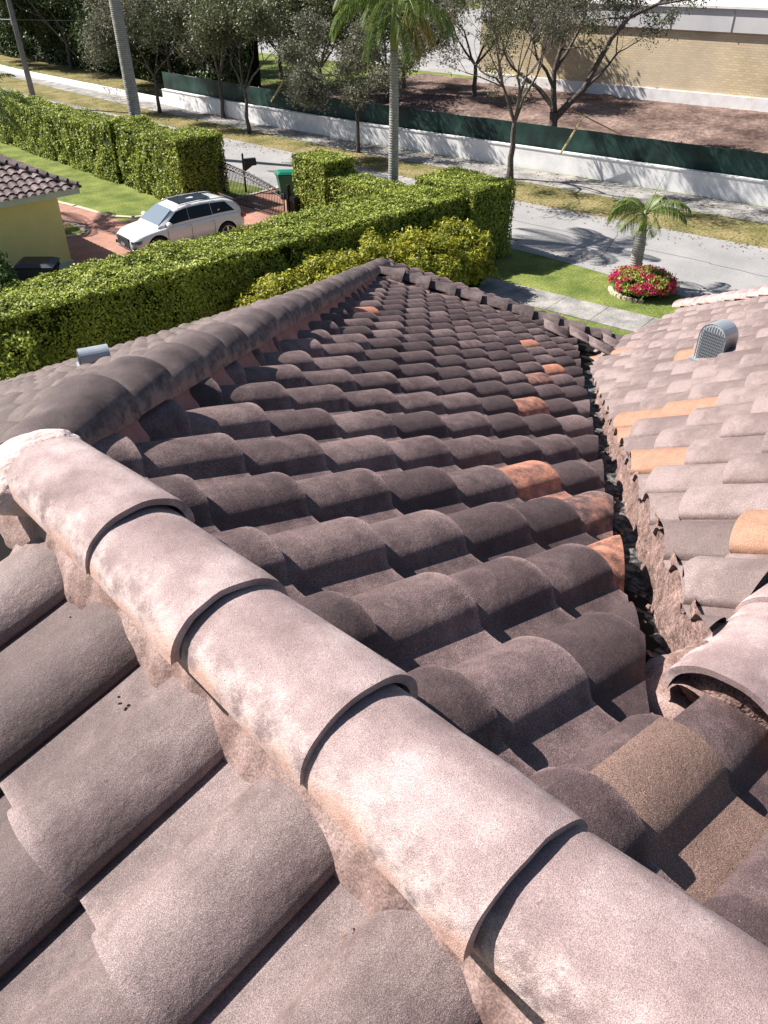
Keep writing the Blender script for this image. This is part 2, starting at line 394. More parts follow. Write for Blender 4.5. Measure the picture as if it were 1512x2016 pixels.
# ---- ridge and hip caps
def cap_mesh(L=.42, w0=.112, w1=.130, h0=.090, h1=.107, th=.0155, seed=0):
    """cap along +x: head at x=0, open lip at x=L"""
    rnd = random.Random(seed); n = 22; V = []; F = []; C = []
    xs = [0, .08, .2, .3, .37, .405, .42]
    for layer in (0, 1):
        for xi, x in enumerate(xs):
            k = x/L; wv = w0+(w1-w0)*k; hv = h0+(h1-h0)*k
            if xi == len(xs)-1 and layer == 0: hv -= .002; wv -= .001
            for a in range(n+1):
                t = math.pi*a/n; r = 1.0 - (th/hv if layer else 0)
                cx = -math.cos(t); sz = math.sin(t)**.85 if 0 < a < n else 0
                wob = .0025*noise.noise(Vector((x*9, a*.35, seed*3.1)))
                V.append(Vector((x+.0022*noise.noise(Vector((a*.35, seed, 2)))*(1 if x > .38 else 0), cx*(wv+wob)*r, sz*(hv+wob)*r-.012)))
                C.append((rnd.random() if False else .5, 0, sz, 1))
    m_ = (n+1)*len(xs)
    for xi in range(len(xs)-1):
        for a in range(n):
            i = xi*(n+1)+a; F.append((i, i+n+1, i+n+2, i+1)); F.append((m_+i, m_+i+1, m_+i+n+2, m_+i+n+1))
    e = (len(xs)-1)*(n+1)
    for a in range(n): F.append((e+a, m_+e+a, m_+e+a+1, e+a+1)); F.append((a, a+1, m_+a+1, m_+a))
    for xi in range(len(xs)-1):
        for a in (0, n):
            i = xi*(n+1)+a; q = (i, m_+i, m_+i+n+1, i+n+1); F.append(q if a == n else q[::-1])
    me = mesh_np('ridge_cap', np.array([tuple(v) for v in V]), np.array(F, np.int32))
    ca = me.color_attributes.new('tcol', 'FLOAT_COLOR', 'POINT'); ca.data.foreach_set('color', np.array(C, np.float32).ravel())
    me.polygons.foreach_set('use_smooth', [True]*len(me.polygons)); me.set_sharp_from_angle(angle=R(40))
    return me
cap_meshes = {}
for nm, mt in (('pale', MC_pale), ('brown', MC_brown)):
    cap_meshes[nm] = []
    for k in range(4):
        me = cap_mesh(seed=k) if nm == 'pale' else cap_mesh(seed=k+9, w0=.088, w1=.138, h0=.064, h1=.124); me.materials.append(mt); cap_meshes[nm].append(me)
ncap = [0]
def place_cap(lip, d, which='pale', tilt=.022, scale=1.0, label=None):
    """lip: crest point at the open end; d: direction from head to lip"""
    me = cap_meshes[which][ncap[0] % 4]; ncap[0] += 1
    o = bpy.data.objects.new('ridge_cap', me); col.objects.link(o); o.parent = house
    d = Vector(d).normalized(); d = (d+Vector((0, 0, tilt))).normalized()
    y = Vector((0, 0, 1)).cross(d).normalized(); z = d.cross(y)
    rot = Matrix((d, y, z)).transposed().to_4x4() @ Matrix.Rotation(random.gauss(0, .018), 4, 'Z') @ Matrix.Rotation(random.gauss(0, .02), 4, 'X')
    base = Vector(lip)-d*.42*scale-z*(.106-.012)*scale
    o.matrix_world = Matrix.Translation(base) @ rot @ Matrix.Scale(scale, 4)
    if label: o['label'] = label
    return o
crest = lambda p: Vector((p[0], p[1], p[2]+EYE))
for k in range(0, 12):
    place_cap(crest((U0, 1.313-.343*k, Z0+.012)), (0, -1, 0))
hl = HIP.length
for k in range(30):
    t = (.42+.343*k)/hl
    if t > 11.0: break
    q = P0+HIP*t; place_cap(crest((q.x, q.y, q.z+.022)), HIP, 'brown', tilt=.085)
for k in range(10):
    q = J+RKD*(.45+.343*k); place_cap(crest((q.x, q.y, q.z+.05)), RKD, 'brown', scale=1.15)
    # rake tile hung below the cap
    mb = MB(); pts = []
    c = J+RKD*(.45+.343*k)+Vector((rkperp.x, rkperp.y, 0))*.17+Vector((0, 0, -.085))
    dd = RKD.normalized(); side = Vector((rkperp.x, rkperp.y, -.15)).normalized(); nn = side.cross(dd); nn = nn if nn.z > 0 else -nn
    sec = [(-.09, .02), (-.05, .035), (0, .03), (.04, .01), (.055, -.012), (.075, -.014), (.08, -.03)]
    V = []; 
    for xx, ll in ((-.40, -.02), (0, 0)):
        for (a, b_) in sec: V.append(crest(c+dd*xx+side*a+nn*(b_+ll)))
        for (a, b_) in sec[::-1]: V.append(crest(c+dd*xx+side*a+nn*(b_+ll-.018)))
    n_ = len(sec)*2
    mb.add(V, [(i, (i+1) % n_, n_+(i+1) % n_, n_+i) for i in range(n_)]+[tuple(range(n_)), tuple(range(n_, 2*n_))[::-1]])
    if k < 8: mb.build('rake_tile', MC_brown, house)
R3s = Vector((1.33, R3v, -1.285))
g3 = Vector((1, 0, -.02))
for k in range(12):
    q = R3s+g3*.343*k; place_cap(crest((q.x, q.y, q.z+.03)), (-1, 0, .02), 'pale', scale=1.15)
mb = MB(); a_ = J+Vector((rkperp.x, rkperp.y, 0))*.13; b__ = a_+RKD*3.5
mb.add([crest(a_+Vector((0, 0, -.02))), crest(b__+Vector((0, 0, -.02))), crest(b__+Vector((0, 0, -.4))), crest(a_+Vector((0, 0, -.4)))], [(0, 1, 2, 3)]); mb.build('rake_gap_shade', M_felt, house)  # near-black strip under the caps: the shade of the gap put into its colour
# far rake caps of the right slope
fl = (FAR3b-FAR3).length; fdd = (FAR3b-FAR3).normalized()
for k in range(17):
    q = FAR3+fdd*(-.1+.343*k); place_cap(crest((q.x, q.y, q.z+.12)), -fdd, 'pale', tilt=.05, scale=1.05)

# ---- mortar beds
def strip(name, path, width, zin, zout, fz, mat, nseg=160, nw=9, amp=.02, seed=1, side=None):
    """irregular mortar bed along a path: from under the cap edge out to the tile surface"""
    V = []; F = []
    for i in range(nseg+1):
        k = i/nseg; p = path(k); sd = side
        wv = width*(1+.22*noise.noise(Vector((k*37, seed, 0)))+.2*noise.noise(Vector((k*110, seed, 5))))
        for j in range(nw):
            a = j/(nw-1); q = Vector((p.x, p.y))+sd*(.04+a*wv)
            zt = (p.z+zin)*(1-a)+a*(fz(q.x, q.y)+zout)
            zt += amp*noise.fractal(Vector((q.x*14, q.y*14, seed*7)), .8, 2.1, 4)*(.3+.7*math.sin(math.pi*min(1, a*1.1)))
            if j == nw-1: zt = fz(q.x, q.y)-.02; q = q-sd*.004
            V.append((q.x, q.y, zt+EYE))
    for i in range(nseg):
        for j in range(nw-1):
            a = i*nw+j; F.append((a, a+1, a+nw+1, a+nw))
    me = mesh_np(name, np.array(V), np.array(F, np.int32)); return link(name, me, mat, house, True)
strip('mortar', lambda k: Vector((U0, V0+.05-k*6, Z0)), .080, -.085, .006, F2z, M_mortar, 900, 12, .007, 1, Vector((-1, 0)))['label'] = 'cracked pink mortar bed along the ridge'
strip('mortar', lambda k: Vector((U0, V0-.1-k*6, Z0)), .05, -.09, .0, F1z, M_mortar, 900, 8, .005, 2, Vector((1, 0)))
strip('mortar', lambda k: P0+HIP*(k*11), .11, -.07, .01, F1z, M_mortar_red, 900, 8, .004, 3, hperp)['label'] = 'smooth red mortar bed beside the hip'
strip('mortar', lambda k: P0+HIP*(k*11), .06, -.07, .01, F0z, M_mortar, 500, 6, .01, 4, -hperp)
strip('mortar', lambda k: R3s+g3*(k*5)-Vector((0, 0, .10)), .10, .03, .01, F3z, M_mortar, 600, 8, .004, 5, Vector((0, 1)))
def blob(name, c, r, mat, amp=.25, seed=0, sub=5, label=None):
    bm = bmesh.new(); bmesh.ops.create_icosphere(bm, subdivisions=sub, radius=1)
    for v in bm.verts:
        n = 1+amp*noise.fractal(v.co*1.7+Vector((seed*5.3, 0, 0)), .9, 2.0, 5)
        v.co = Vector((v.co.x*r[0], v.co.y*r[1], v.co.z*r[2]))*n+Vector(c)
    me = bpy.data.meshes.new(name); bm.to_mesh(me); bm.free(); o = link(name, me, mat, house, True)
    if label: o['label'] = label
    return o
blob('mortar', crest((U0-.06, V0-.10, Z0-.12)), (.095, .085, .07), M_lime, .10, 3, label='white lime mortar where ridge and hips meet')
blob('mortar', crest((U0+.0, V0-.03, Z0-.10)), (.12, .085, .055), M_lime, .08, 8)
blob('mortar', crest((R3s.x+.10, R3v+.01, R3s.z-.085)), (.09, .145, .095), M_rubble, .06, 11, label='dark mortar plug in the open cap end')
blob('mortar', crest((1.42, .46, F1z(1.42, .46)+.005)), (.17, .11, .045), M_mortar, .10, 14, label='rough mortar bed at the foot of the second ridge')
# ---- valley: tarred floor and the mortar face under the right slope's cut tiles
V = []; F = []; nA = 260
for i in range(nA+1):
    k = i/nA; q = pV2.lerp(pV1, -.035+1.085*k)
    for j in range(9):
        a = j/8; off = .13-a*.30
        p2 = Vector((q.x, q.y))+valperp*off
        zz = q.z-.055+.10*max(0, (a-.8)/.2)**1.5*.0+.022*noise.fractal(Vector((p2.x*9, p2.y*9, 3)), .8, 2.1, 5)
        V.append((p2.x, p2.y, zz+EYE))
for i in range(nA):
    for j in range(8): a = i*9+j; F.append((a, a+1, a+10, a+9))
link('valley_flashing', mesh_np('valley_flashing', np.array(V), np.array(F, np.int32)), M_debris, house, True)['label'] = 'dark debris-filled open valley channel'
V = []; F = []
for i in range(nA+1):
    k = i/nA; q = pV2.lerp(pV1, -.035+1.085*k)
    for j in range(8):
        a = j/7; nz = noise.fractal(Vector((q.x*8, q.y*8, a*2)), .8, 2.1, 5); off = -.075-.045*a+.015*nz
        p2 = Vector((q.x, q.y))+valperp*off
        top = F3z(p2.x, p2.y)+.055+.02*nz
        V.append((p2.x, p2.y, (q.z-.06)*(1-a)+a*top+EYE))
for i in range(nA):
    for j in range(7): a = i*8+j; F.append((a, a+1, a+9, a+8))
link('mortar', mesh_np('mortar', np.array(V), np.array(F, np.int32)), M_rubble, house, True)['label'] = 'crumbling brown mortar face along the valley'
# loose chips of mortar lying along the ridge and the valley
mb = MB()
for k in range(150):
    if k < 70:
        y = random.uniform(-1.6, 1.7); sgn = random.choice((-1, 1)); x = U0+sgn*random.uniform(.13, .2); z = (F1z if sgn > 0 else F2z)(x, y)+random.uniform(.01, .05); r = random.uniform(.002, .006)
    else:
        q = pV2.lerp(pV1, random.random()**1.5); o_ = random.uniform(-.06, .10); x = q.x+valperp.x*o_; y = q.y+valperp.y*o_; z = q.z-.03; r = random.uniform(.004, .012)
    rm = Matrix.Rotation(random.random()*6, 4, Vector((random.random(), random.random(), 1)))
    mb.box((x, y, z+EYE), (r*2, r*random.uniform(.8, 2), r), mat=rm)
mb.build('mortar_chips', M_rubble, house, bevel=0)['kind'] = 'stuff'
# loose broken tiles near the end of the cap row
LT = [(1100, 655, .55), (1150, 668, .4), (1190, 690, .3), (1215, 683, .5)]
def loose_tile(P, dirv, nrm, sc=1.0):
    dirv = Vector(dirv).normalized(); nrm = Vector(nrm).normalized(); l = nrm.cross(dirv).normalized()
    V = []; F = []; C = []
    for layer in (0, .018):
        for tt in (-.2, 0, .2):
            for q, sr in enumerate(SS):
                V.append(Vector(P)+dirv*tt*sc+l*(sr-.5)*TW*sc+nrm*(PR[q]-layer)*sc); C.append((.5, .1, .5, .5))
    n = len(SS); m_ = 3*n
    for k in range(2):
        for q in range(n-1):
            i = k*n+q; F.append((i, i+n, i+n+1, i+1)); F.append((m_+i, m_+i+1, m_+i+n+1, m_+i+n))
    for q in range(n-1): F.append((2*n+q, m_+2*n+q, m_+2*n+q+1, 2*n+q+1)); F.append((q, q+1, m_+q+1, m_+q))
    for k in range(2):
        for q in (0, n-1): i = k*n+q; F.append((i, m_+i, m_+i+n, i+n))
    me = mesh_np('loose_tile', np.array([tuple(v) for v in V]), np.array(F, np.int32))
    ca = me.color_attributes.new('tcol', 'FLOAT_COLOR', 'POINT'); ca.data.foreach_set('color', np.array(C, np.float32).ravel())
    return link('cross_tile', me, MT_mid, house, True)
for i, (px, py, h_) in enumerate(LT):
    q = hit(px, py, F1z, .10); loose_tile(crest(q), (.5, -.85, -.42), (.2, .25, 1), 1.0)

# ---- vents
M_galv = mat_noise('galvanised', (.42, .45, .48), (.58, .61, .64), 6, .35, 5, spec=.5, metal=.55)
M_black = flat('black_gap', (.01, .01, .01), .7)
def vent(P, face, r=.14, L=.30, hgt=.2, name='roof_vent', label=''):
    """hooded vent: half-round hood over a box, open screened mouth towards face"""
    f2 = Vector(face).normalized(); l2 = Vector((-f2.y, f2.x)); n = 14
    prof_ = [(-r, -.12)]+[(-r*math.cos(math.pi*a/n), hgt-r+r*math.sin(math.pi*a/n)) for a in range(n+1)]+[(r, -.12)]
    ve = empty(name, (0, 0, 0)); ve.parent = house; ve['label'] = label
    mb = MB(); V = []
    for x in (-L/2, L/2):
        for (a, z) in prof_: V.append(Vector((P.x+f2.x*x+l2.x*a, P.y+f2.y*x+l2.y*a, P.z+z+EYE)))
    m_ = len(prof_)
    mb.add(V, [(i, i+1, m_+i+1, m_+i) for i in range(m_-1)]+[tuple(range(m_))])
    ho = mb.build('hood', M_galv, ve, smooth=False)
    mb = MB(); V2 = [Vector(v) for v in V[m_:]]; c = P+Vector((f2.x*(L/2-.008), f2.y*(L/2-.008), EYE))
    V3 = [v-Vector((f2.x, f2.y, 0))*.004 for v in V2]; mb.add(V3, [tuple(range(m_))])
    mb.build('face_plate', flat('vent_face', (.50, .55, .58), .45, .3), ve)
    mb = MB(); 
    for i in range(11):
        z = -.02+i*(hgt+.0)/12; hw = r*.86 if z < hgt-r else math.sqrt(max(.0004, r*r-(z-hgt+r)**2))*.86
        cc = Vector((P.x, P.y, P.z+EYE+z))+Vector((f2.x, f2.y, 0))*(L/2+.003)+Vector((l2.x, l2.y, 0))*0
        mb.box(cc, (.004, hw*2, .006), rz=math.atan2(f2.y, f2.x))
    for i in range(9):
        a = -r*.8+i*r*1.6/8; zt = hgt-r+math.sqrt(r*r-a*a)*.9
        cc = Vector((P.x, P.y, P.z+EYE+(zt-.02)/2))+Vector((f2.x, f2.y, 0))*(L/2+.004)+Vector((l2.x, l2.y, 0))*a
        mb.box(cc, (.004, .005, zt+.02), rz=math.atan2(f2.y, f2.x))
    mb.build('screen', flat('vent_mesh', (.12, .13, .15), .6), ve)
    mb = MB(); mb.box((P.x, P.y, P.z+EYE-.03), (L+.05, 2*r+.05, .02), rz=math.atan2(f2.y, f2.x)); mb.build('vent_flange', M_galv, ve)
q = hit(1404, 703, F3z, .05); vent(q, (-1, .12), .108, .16, .27, label='grey galvanised hooded vent with screened mouth on the sunlit right slope')
q = hit(188, 712, F0z, .09); vent(q, (-1, .3), .085, .24, .13, label='small metal hood vent on the far left slope')

# ---- walls of the house under the roofs
M_stucco = mat_noise('stucco', (.55, .40, .30), (.62, .46, .35), 4, .9, 4, .2, 120)
mb = MB(); mb.box((1.6, 2.3, 2.6), (13.2, 12.6, 5.2)); mb.box((6.2, .6, 2.9), (5.4, 6.2, 5.8)); mb.build('wall', M_stucco, house)

# ================================================================ ground and street (street axes: s along az -52.5, w across)
SA = R(37.5)
def xy_cam(x, y): return Vector((x*math.sin(HEAD)+y*math.cos(HEAD), -x*math.cos(HEAD)+y*math.sin(HEAD), 0))
def SW(s, w_, z=0):
    x = s*math.sin(SA-math.pi/2)+w_*math.sin(SA); y = s*math.cos(SA-math.pi/2)+w_*math.cos(SA)
    p = xy_cam(x, y); p.z = z; return p
def sheet(name, poly, z, mat, kind='structure', zz=None):
    me = bpy.data.meshes.new(name); me.from_pydata([(p[0], p[1], z) for p in poly], [], [tuple(range(len(poly)))]); me.update()
    if me.polygons[0].normal.z < 0: me.flip_normals()
    o = link(name, me, mat); o['kind'] = kind; return o
M_grass = mat_noise('grass', (.085, .12, .028), (.19, .215, .06), .9, .95, 8, .6, 40, lo=.35, hi=.65, grain=.35, gscale=14, spec=.1)
M_grassdry = mat_noise('grass_dry', (.12, .115, .04), (.23, .19, .09), .7, .95, 8, .6, 40, lo=.35, hi=.6, grain=.4, gscale=9, spec=.1)
M_asph = mat_noise('asphalt', (.24, .235, .235), (.32, .31, .305), .5, .9, 7, .3, 60, lo=.3, hi=.7, grain=.16, gscale=30, spec=.2)
M_walk = mat_noise('pavement', (.17, .165, .16), (.34, .32, .30), 1.3, .9, 9, .3, 60, lo=.35, hi=.65, grain=.2, gscale=20, spec=.2)
M_dirt = mat_noise('dirt', (.085, .055, .047), (.26, .185, .155), .28, .95, 9, .7, 3, lo=.35, hi=.68, grain=.25, gscale=2.2, spec=.1, dist=.25)
M_paver = None
def brick_mat(name, c1, c2, mort, scale, bw=.5, rh=.25, msize=.02, rot=0, rough=.85, coord='Object', squash=1, vert=False):
    m, t, b = newmat(name); tc = N(t, 'ShaderNodeTexCoord'); mp = N(t, 'ShaderNodeMapping'); t.links.new(tc.outputs[coord], mp.inputs[0]); mp.inputs['Rotation'].default_value = rot if isinstance(rot, tuple) else (0, 0, rot)
    br = N(t, 'ShaderNodeTexBrick', Scale=scale); br.inputs['Color1'].default_value = (*c1, 1); br.inputs['Color2'].default_value = (*c2, 1); br.inputs['Mortar'].default_value = (*mort, 1)
    br.inputs['Mortar Size'].default_value = msize; br.inputs['Brick Width'].default_value = bw; br.inputs['Row Height'].default_value = rh
    t.links.new(mp.outputs[0], br.inputs['Vector'])
    n = N(t, 'ShaderNodeTexNoise', Scale=1.2, Detail=7); t.links.new(tc.outputs['Object'], n.inputs['Vector'])
    c = mix(t, 1.0, br.outputs['Color'], ramp(t, n.outputs['Fac'], [(.3, (.78,)*3), (.7, (1.15,)*3)]), 'MULTIPLY')
    t.links.new(c, b.inputs['Base Color']); b.inputs['Roughness'].default_value = rough; b.inputs['Specular IOR Level'].default_value = .2
    return m
M_paver = brick_mat('pavers', (.40, .21, .16), (.33, .17, .13), (.25, .15, .12), 3.2, .6, .3, .02)
def subdiv_ground(name, x0, x1, y0, y1, z, mat): pass
g = sheet('ground', [(-160, -60), (220, -60), (220, 260), (-160, 260)], 0, M_grass)
near_w = lambda s: 28.3
road = [SW(-30, 26.6), SW(7.8, 27.2), SW(14, 28.2), SW(26, 28.8), SW(45, 30.2), SW(66, 32), SW(110, 37), SW(110, 47), SW(66.8, 39.3), SW(47.7, 37.3), SW(34, 36.1), SW(19.5, 34.7), SW(7.3, 34.4), SW(-30, 34.2)]
sheet('road', road, .008, M_asph)
verge = [SW(-30, 34.2), SW(7.3, 34.4), SW(19.5, 34.7), SW(34, 36.1), SW(47.7, 37.3), SW(66.8, 39.3), SW(110, 47), SW(110, 50), SW(66, 42.3), SW(52, 40.3), SW(31, 38.3), SW(15, 37.8), SW(-30, 37.6)]
sheet('grass_verge', verge, .004, M_grassdry)
walk2 = [SW(-30, 37.9), SW(15, 37.9), SW(31, 38.4), SW(52, 40.4), SW(66, 42.4), SW(110, 50), SW(110, 54), SW(77, 45.6), SW(59.2, 43.3), SW(49, 42.1), SW(33, 40.8), SW(9, 40.6), SW(-30, 40.6)]
sheet('far_pavement', walk2, .012, M_walk)
# near pavement: slabs with joints
mb = MB(); 
for k in range(-6, 9):
    s0 = 9.6+k*1.55
    mb.prism([SW(s0+.01, 23.25), SW(s0+1.54, 23.25), SW(s0+1.54, 24.75), SW(s0+.01, 24.75)], -.02, .03)
o = mb.build('pavement', M_walk, bevel=0); o['kind'] = 'structure'
sheet('driveway', [(12, 23), (20.9, 23), (21.6, 28.7), (29, 28.6), (28.2, 34.0), (21, 33.2), (16.3, 33.5), (15.9, 37.2), (15.1, 41), (12, 41)], .012, M_paver)
M_conc = mat_noise('kerb_concrete', (.42, .34, .27), (.55, .46, .38), 3, .9, 5, .2, 60, grain=.15, gscale=25)
def kerb(name, path, wd=.22, h=.06):
    mb = MB()
    for a, b_ in zip(path[:-1], path[1:]):
        a = Vector((a[0], a[1], 0)); b_ = Vector((b_[0], b_[1], 0)); d = (b_-a); n = Vector((-d.y, d.x, 0)).normalized()*wd/2; e = d.normalized()*wd*.3
        mb.prism([a-n-e, b_-n+e, b_+n+e, a+n-e], -.02, h)
    o = mb.build(name, M_conc); o['kind'] = 'structure'; return o
def kpath(l): return [Vector((p[0], p[1], 0)) for p in l]
kerb('driveway_kerb', [(15.1, 41), (15.9, 37.2), (16.25, 34.6), (16.9, 33.7), (18, 33.3), (21.2, 33.15), (28.2, 33.9)])
# grass island on the drive
isl = [G(128, 442), G(150, 445), G(166, 452), G(172, 458), G(164, 464), G(128, 466)]
sheet('grass_island', [(p.x, p.y) for p in isl], .02, M_grass)
kerb('island_kerb', [(G(120, 436).x, G(120, 436).y), (isl[1].x, isl[1].y), (isl[3].x, isl[3].y), (isl[4].x, isl[4].y), (G(120, 468).x, G(120, 468).y)], .2, .07)
sheet('front_driveway', [(p.x, p.y) for p in (SW(7.6, 25.0), SW(7.7, 27.3), SW(2, 27.1), SW(0, 22))], .016, M_paver)
# building lot: rough graded dirt as a displaced sheet
def dirt_grid():
    V = []; F = []; ns, nw_ = 230, 110
    for i in range(ns+1):
        for j in range(nw_+1):
            s = -14+i*62/ns; w_ = 41.5+j*27/nw_; p = SW(s, w_)
            z = .05+.16*noise.fractal(Vector((p.x*.35, p.y*.35, 0)), .8, 2.1, 6)+.02*math.sin(w_*9+s*.6)*max(0, noise.noise(Vector((s*.2, w_*.2, 4))))*3
            for cs, cw, r, h in ((9.0, 46.0, 3.0, 1.2), (6.3, 47.5, 3.5, 1.3), (36, 54, 4, .8)):
                d2 = ((s-cs)**2+(w_-cw)**2)/r**2
                z += h*math.exp(-d2*1.4)*(1+.25*noise.fractal(Vector((p.x*1.6, p.y*1.6, 2)), .9, 2, 5))
            V.append((p.x, p.y, max(z, .02)))
    for i in range(ns):
        for j in range(nw_):
            a = i*(nw_+1)+j; F.append((a, a+1, a+nw_+2, a+nw_+1))
    return mesh_np('dirt_lot', np.array(V), np.array(F, np.int32))
o = link('dirt_lot', dirt_grid(), M_dirt, None, True); o['kind'] = 'structure'
sheet('dry_lawn', [(p.x, p.y) for p in (SW(50, 42.5), SW(110, 54), SW(110, 62), SW(50, 55))], .01, M_grassdry)
sheet('parking_lot', [(p.x, p.y) for p in (SW(41, 70), SW(130, 76), SW(130, 150), SW(41, 150))], .006, M_asph)

# ================================================================ foliage tools
def leaf_mat(name, c1, c2, trans=.25, rough=.5, scale=3.0, spec=.35):
    m, t, b = newmat(name); L = t.links.new
    at = N(t, 'ShaderNodeAttribute'); at.attribute_name = 'rnd'
    tc = N(t, 'ShaderNodeTexCoord'); n = N(t, 'ShaderNodeTexNoise', Scale=scale, Detail=3); L(tc.outputs['Object'], n.inputs['Vector'])
    ad = N(t, 'ShaderNodeMath', operation='MULTIPLY_ADD'); L(at.outputs['Fac'], ad.inputs[0]); ad.inputs[1].default_value = .6; 
    sb = N(t, 'ShaderNodeMath', operation='MULTIPLY'); L(n.outputs['Fac'], sb.inputs[0]); sb.inputs[1].default_value = .6; L(sb.outputs[0], ad.inputs[2])
    c = ramp(t, ad.outputs[0], [(.3, c1), (.85, c2)])
    L(c, b.inputs['Base Color']); b.inputs['Roughness'].default_value = rough; b.inputs['Specular IOR Level'].default_value = spec
    if trans:
        tr = N(t, 'ShaderNodeBsdfTranslucent'); L(c, tr.inputs[0]); mx = N(t, 'ShaderNodeMixShader'); mx.inputs[0].default_value = trans
        L(b.outputs[0], mx.inputs[1]); L(tr.outputs[0], mx.inputs[2]); L(mx.outputs[0], t.nodes['Material Output'].inputs[0])
    return m
def leaf_quads(P, Nn, size, jitter=.7, aspect=1.7):
    """rhombic leaves at points P facing roughly along Nn"""
    n = len(P); Nn = Nn+rng.normal(0, jitter, (n, 3)); Nn /= np.linalg.norm(Nn, axis=1)[:, None]+1e-9
    a = np.cross(Nn, rng.normal(0, 1, (n, 3))); a /= np.linalg.norm(a, axis=1)[:, None]+1e-9; b = np.cross(Nn, a)
    s = size*rng.uniform(.6, 1.35, (n, 1)); a = a*s*aspect/2; b = b*s/2
    V = np.stack([P-a, P-b*.9+a*.1, P+a, P+b*.9+a*.1], 1).reshape(-1, 3)
    F = np.arange(4*n).reshape(n, 4); return V, F
def leaf_mesh(name, V, F, mat, extra=None, parent=None):
    """leaves plus optional (V,F,matindex 1) solid"""
    n = len(F); r = rng.random(n)
    if extra is not None:
        ev, ef = extra; V = np.vstack([V, ev]); F = np.vstack([F, np.asarray(ef)+4*n])
    mi = np.zeros(len(F), np.int32); mi[n:] = 1
    me = mesh_np(name, V, F.astype(np.int32), mi)
    at = me.attributes.new('rnd', 'FLOAT', 'FACE'); full = np.zeros(len(F), np.float32); full[:n] = r; at.data.foreach_set('value', full)
    return link(name, me, mat, parent)
LM_hedge = leaf_mat('hedge_leaf', (.06, .10, .014), (.43, .48, .085), .22, .5, 1.1, .25)
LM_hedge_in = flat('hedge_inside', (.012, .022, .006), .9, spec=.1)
LM_gold = leaf_mat('golden_leaf', (.10, .14, .016), (.40, .37, .03), .25, .5, 1.6, .3)
LM_olive = leaf_mat('olive_leaf', (.05, .065, .025), (.17, .18, .09), .25, .5, .8, .4)
LM_dark = leaf_mat('dark_leaf', (.014, .028, .007), (.075, .11, .03), .2, .5, .35, .35)
LM_pale = leaf_mat('grey_leaf', (.06, .065, .04), (.24, .235, .16), .25, .55, .8, .3)
LM_palm = leaf_mat('palm_leaf', (.05, .09, .015), (.18, .24, .05), .3, .4, 1.5, .5)
LM_palmold = leaf_mat('palm_leaf_old', (.16, .12, .03), (.36, .28, .08), .25, .5, 1.5, .3)
M_bark = mat_noise('bark', (.055, .045, .04), (.16, .135, .12), 6, .9, 8, 1, 25, grain=.3, gscale=40, dist=.03)
M_palmbark = mat_noise('palm_bark', (.24, .235, .23), (.38, .37, .36), 3, .8, 6, .3, 30, grain=.12, gscale=30)
def hedge_block(name, x0, x1, y0, y1, h, dens=330, size=.075, label='', top=None, rough=.07, group=None, seed=0, mat=None, notch=None):
    """clipped hedge: solid dark inside, leaves over the faces. top(x,y)->height override"""
    hf = (lambda x, y: h) if top is None else top
    Ps = []; Ns = []
    def bump(p, n): return np.array([noise.noise(Vector((q[0]*.9, q[1]*.9, q[2]*.9+seed)))*rough*1.6+noise.noise(Vector((q[0]*3.1, q[1]*3.1, q[2]*3.1+seed)))*rough for q in p])[:, None]*n
    def face(nn, area, f, n):
        k = int(area*dens); 
        if k <= 0: return
        u_, v_ = rng.random(k), rng.random(k); p = f(u_, v_); n_ = np.tile(np.array(n, float), (k, 1)); Ps.append(p+bump(p, n_)+n_*rng.normal(0, .035, (k, 1))-n_*.02); Ns.append(n_)
    X = x1-x0; Y = y1-y0; hv = np.vectorize(hf)
    face('t', X*Y*1.15, lambda a, b: np.stack([x0+a*X, y0+b*Y, hv(x0+a*X, y0+b*Y)], 1), (0, 0, 1))
    for (n, xx) in (((-1, 0, 0), x0), ((1, 0, 0), x1)):
        face('x', Y*h*(1 if n[0] < 0 else .4), lambda a, b: np.stack([np.full(len(a), xx), y0+a*Y, b*hv(np.full(len(a), xx), y0+a*Y)], 1), n)
    for (n, yy) in (((0, -1, 0), y0), ((0, 1, 0), y1)):
        face('y', X*h*(1 if n[1] < 0 else .4), lambda a, b: np.stack([x0+a*X, np.full(len(a), yy), b*hv(x0+a*X, np.full(len(a), yy))], 1), n)
    P = np.vstack(Ps); Nn = np.vstack(Ns)
    if notch: kp = ~((P[:, 1] > notch[0]) & (P[:, 1] < notch[1]) & (P[:, 2] < notch[2]) & (P[:, 0] < x0+.4)); P = P[kp]; Nn = Nn[kp]
    V, F = leaf_quads(P, Nn+np.array([0, 0, .35]), size)
    # inner solid following the top
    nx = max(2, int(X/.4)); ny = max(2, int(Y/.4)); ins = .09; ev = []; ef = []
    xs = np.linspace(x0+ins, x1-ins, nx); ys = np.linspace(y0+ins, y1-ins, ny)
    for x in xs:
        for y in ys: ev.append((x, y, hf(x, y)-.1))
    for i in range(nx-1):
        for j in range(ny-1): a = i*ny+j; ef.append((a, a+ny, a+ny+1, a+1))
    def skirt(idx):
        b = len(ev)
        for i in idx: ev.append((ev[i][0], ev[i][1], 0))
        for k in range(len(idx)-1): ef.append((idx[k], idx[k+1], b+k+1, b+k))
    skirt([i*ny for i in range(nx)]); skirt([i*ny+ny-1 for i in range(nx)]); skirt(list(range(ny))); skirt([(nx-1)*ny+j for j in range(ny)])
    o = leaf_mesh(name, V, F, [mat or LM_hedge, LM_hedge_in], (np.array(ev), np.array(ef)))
    return tag(o, label, 'hedge', group)
hedge_block('clipped_hedge', 2.0, 22.6, 19.55, 21.9, 2.5, 1100, .052, 'long clipped green hedge running from the left edge behind the foreground roof', rough=.10, seed=1)
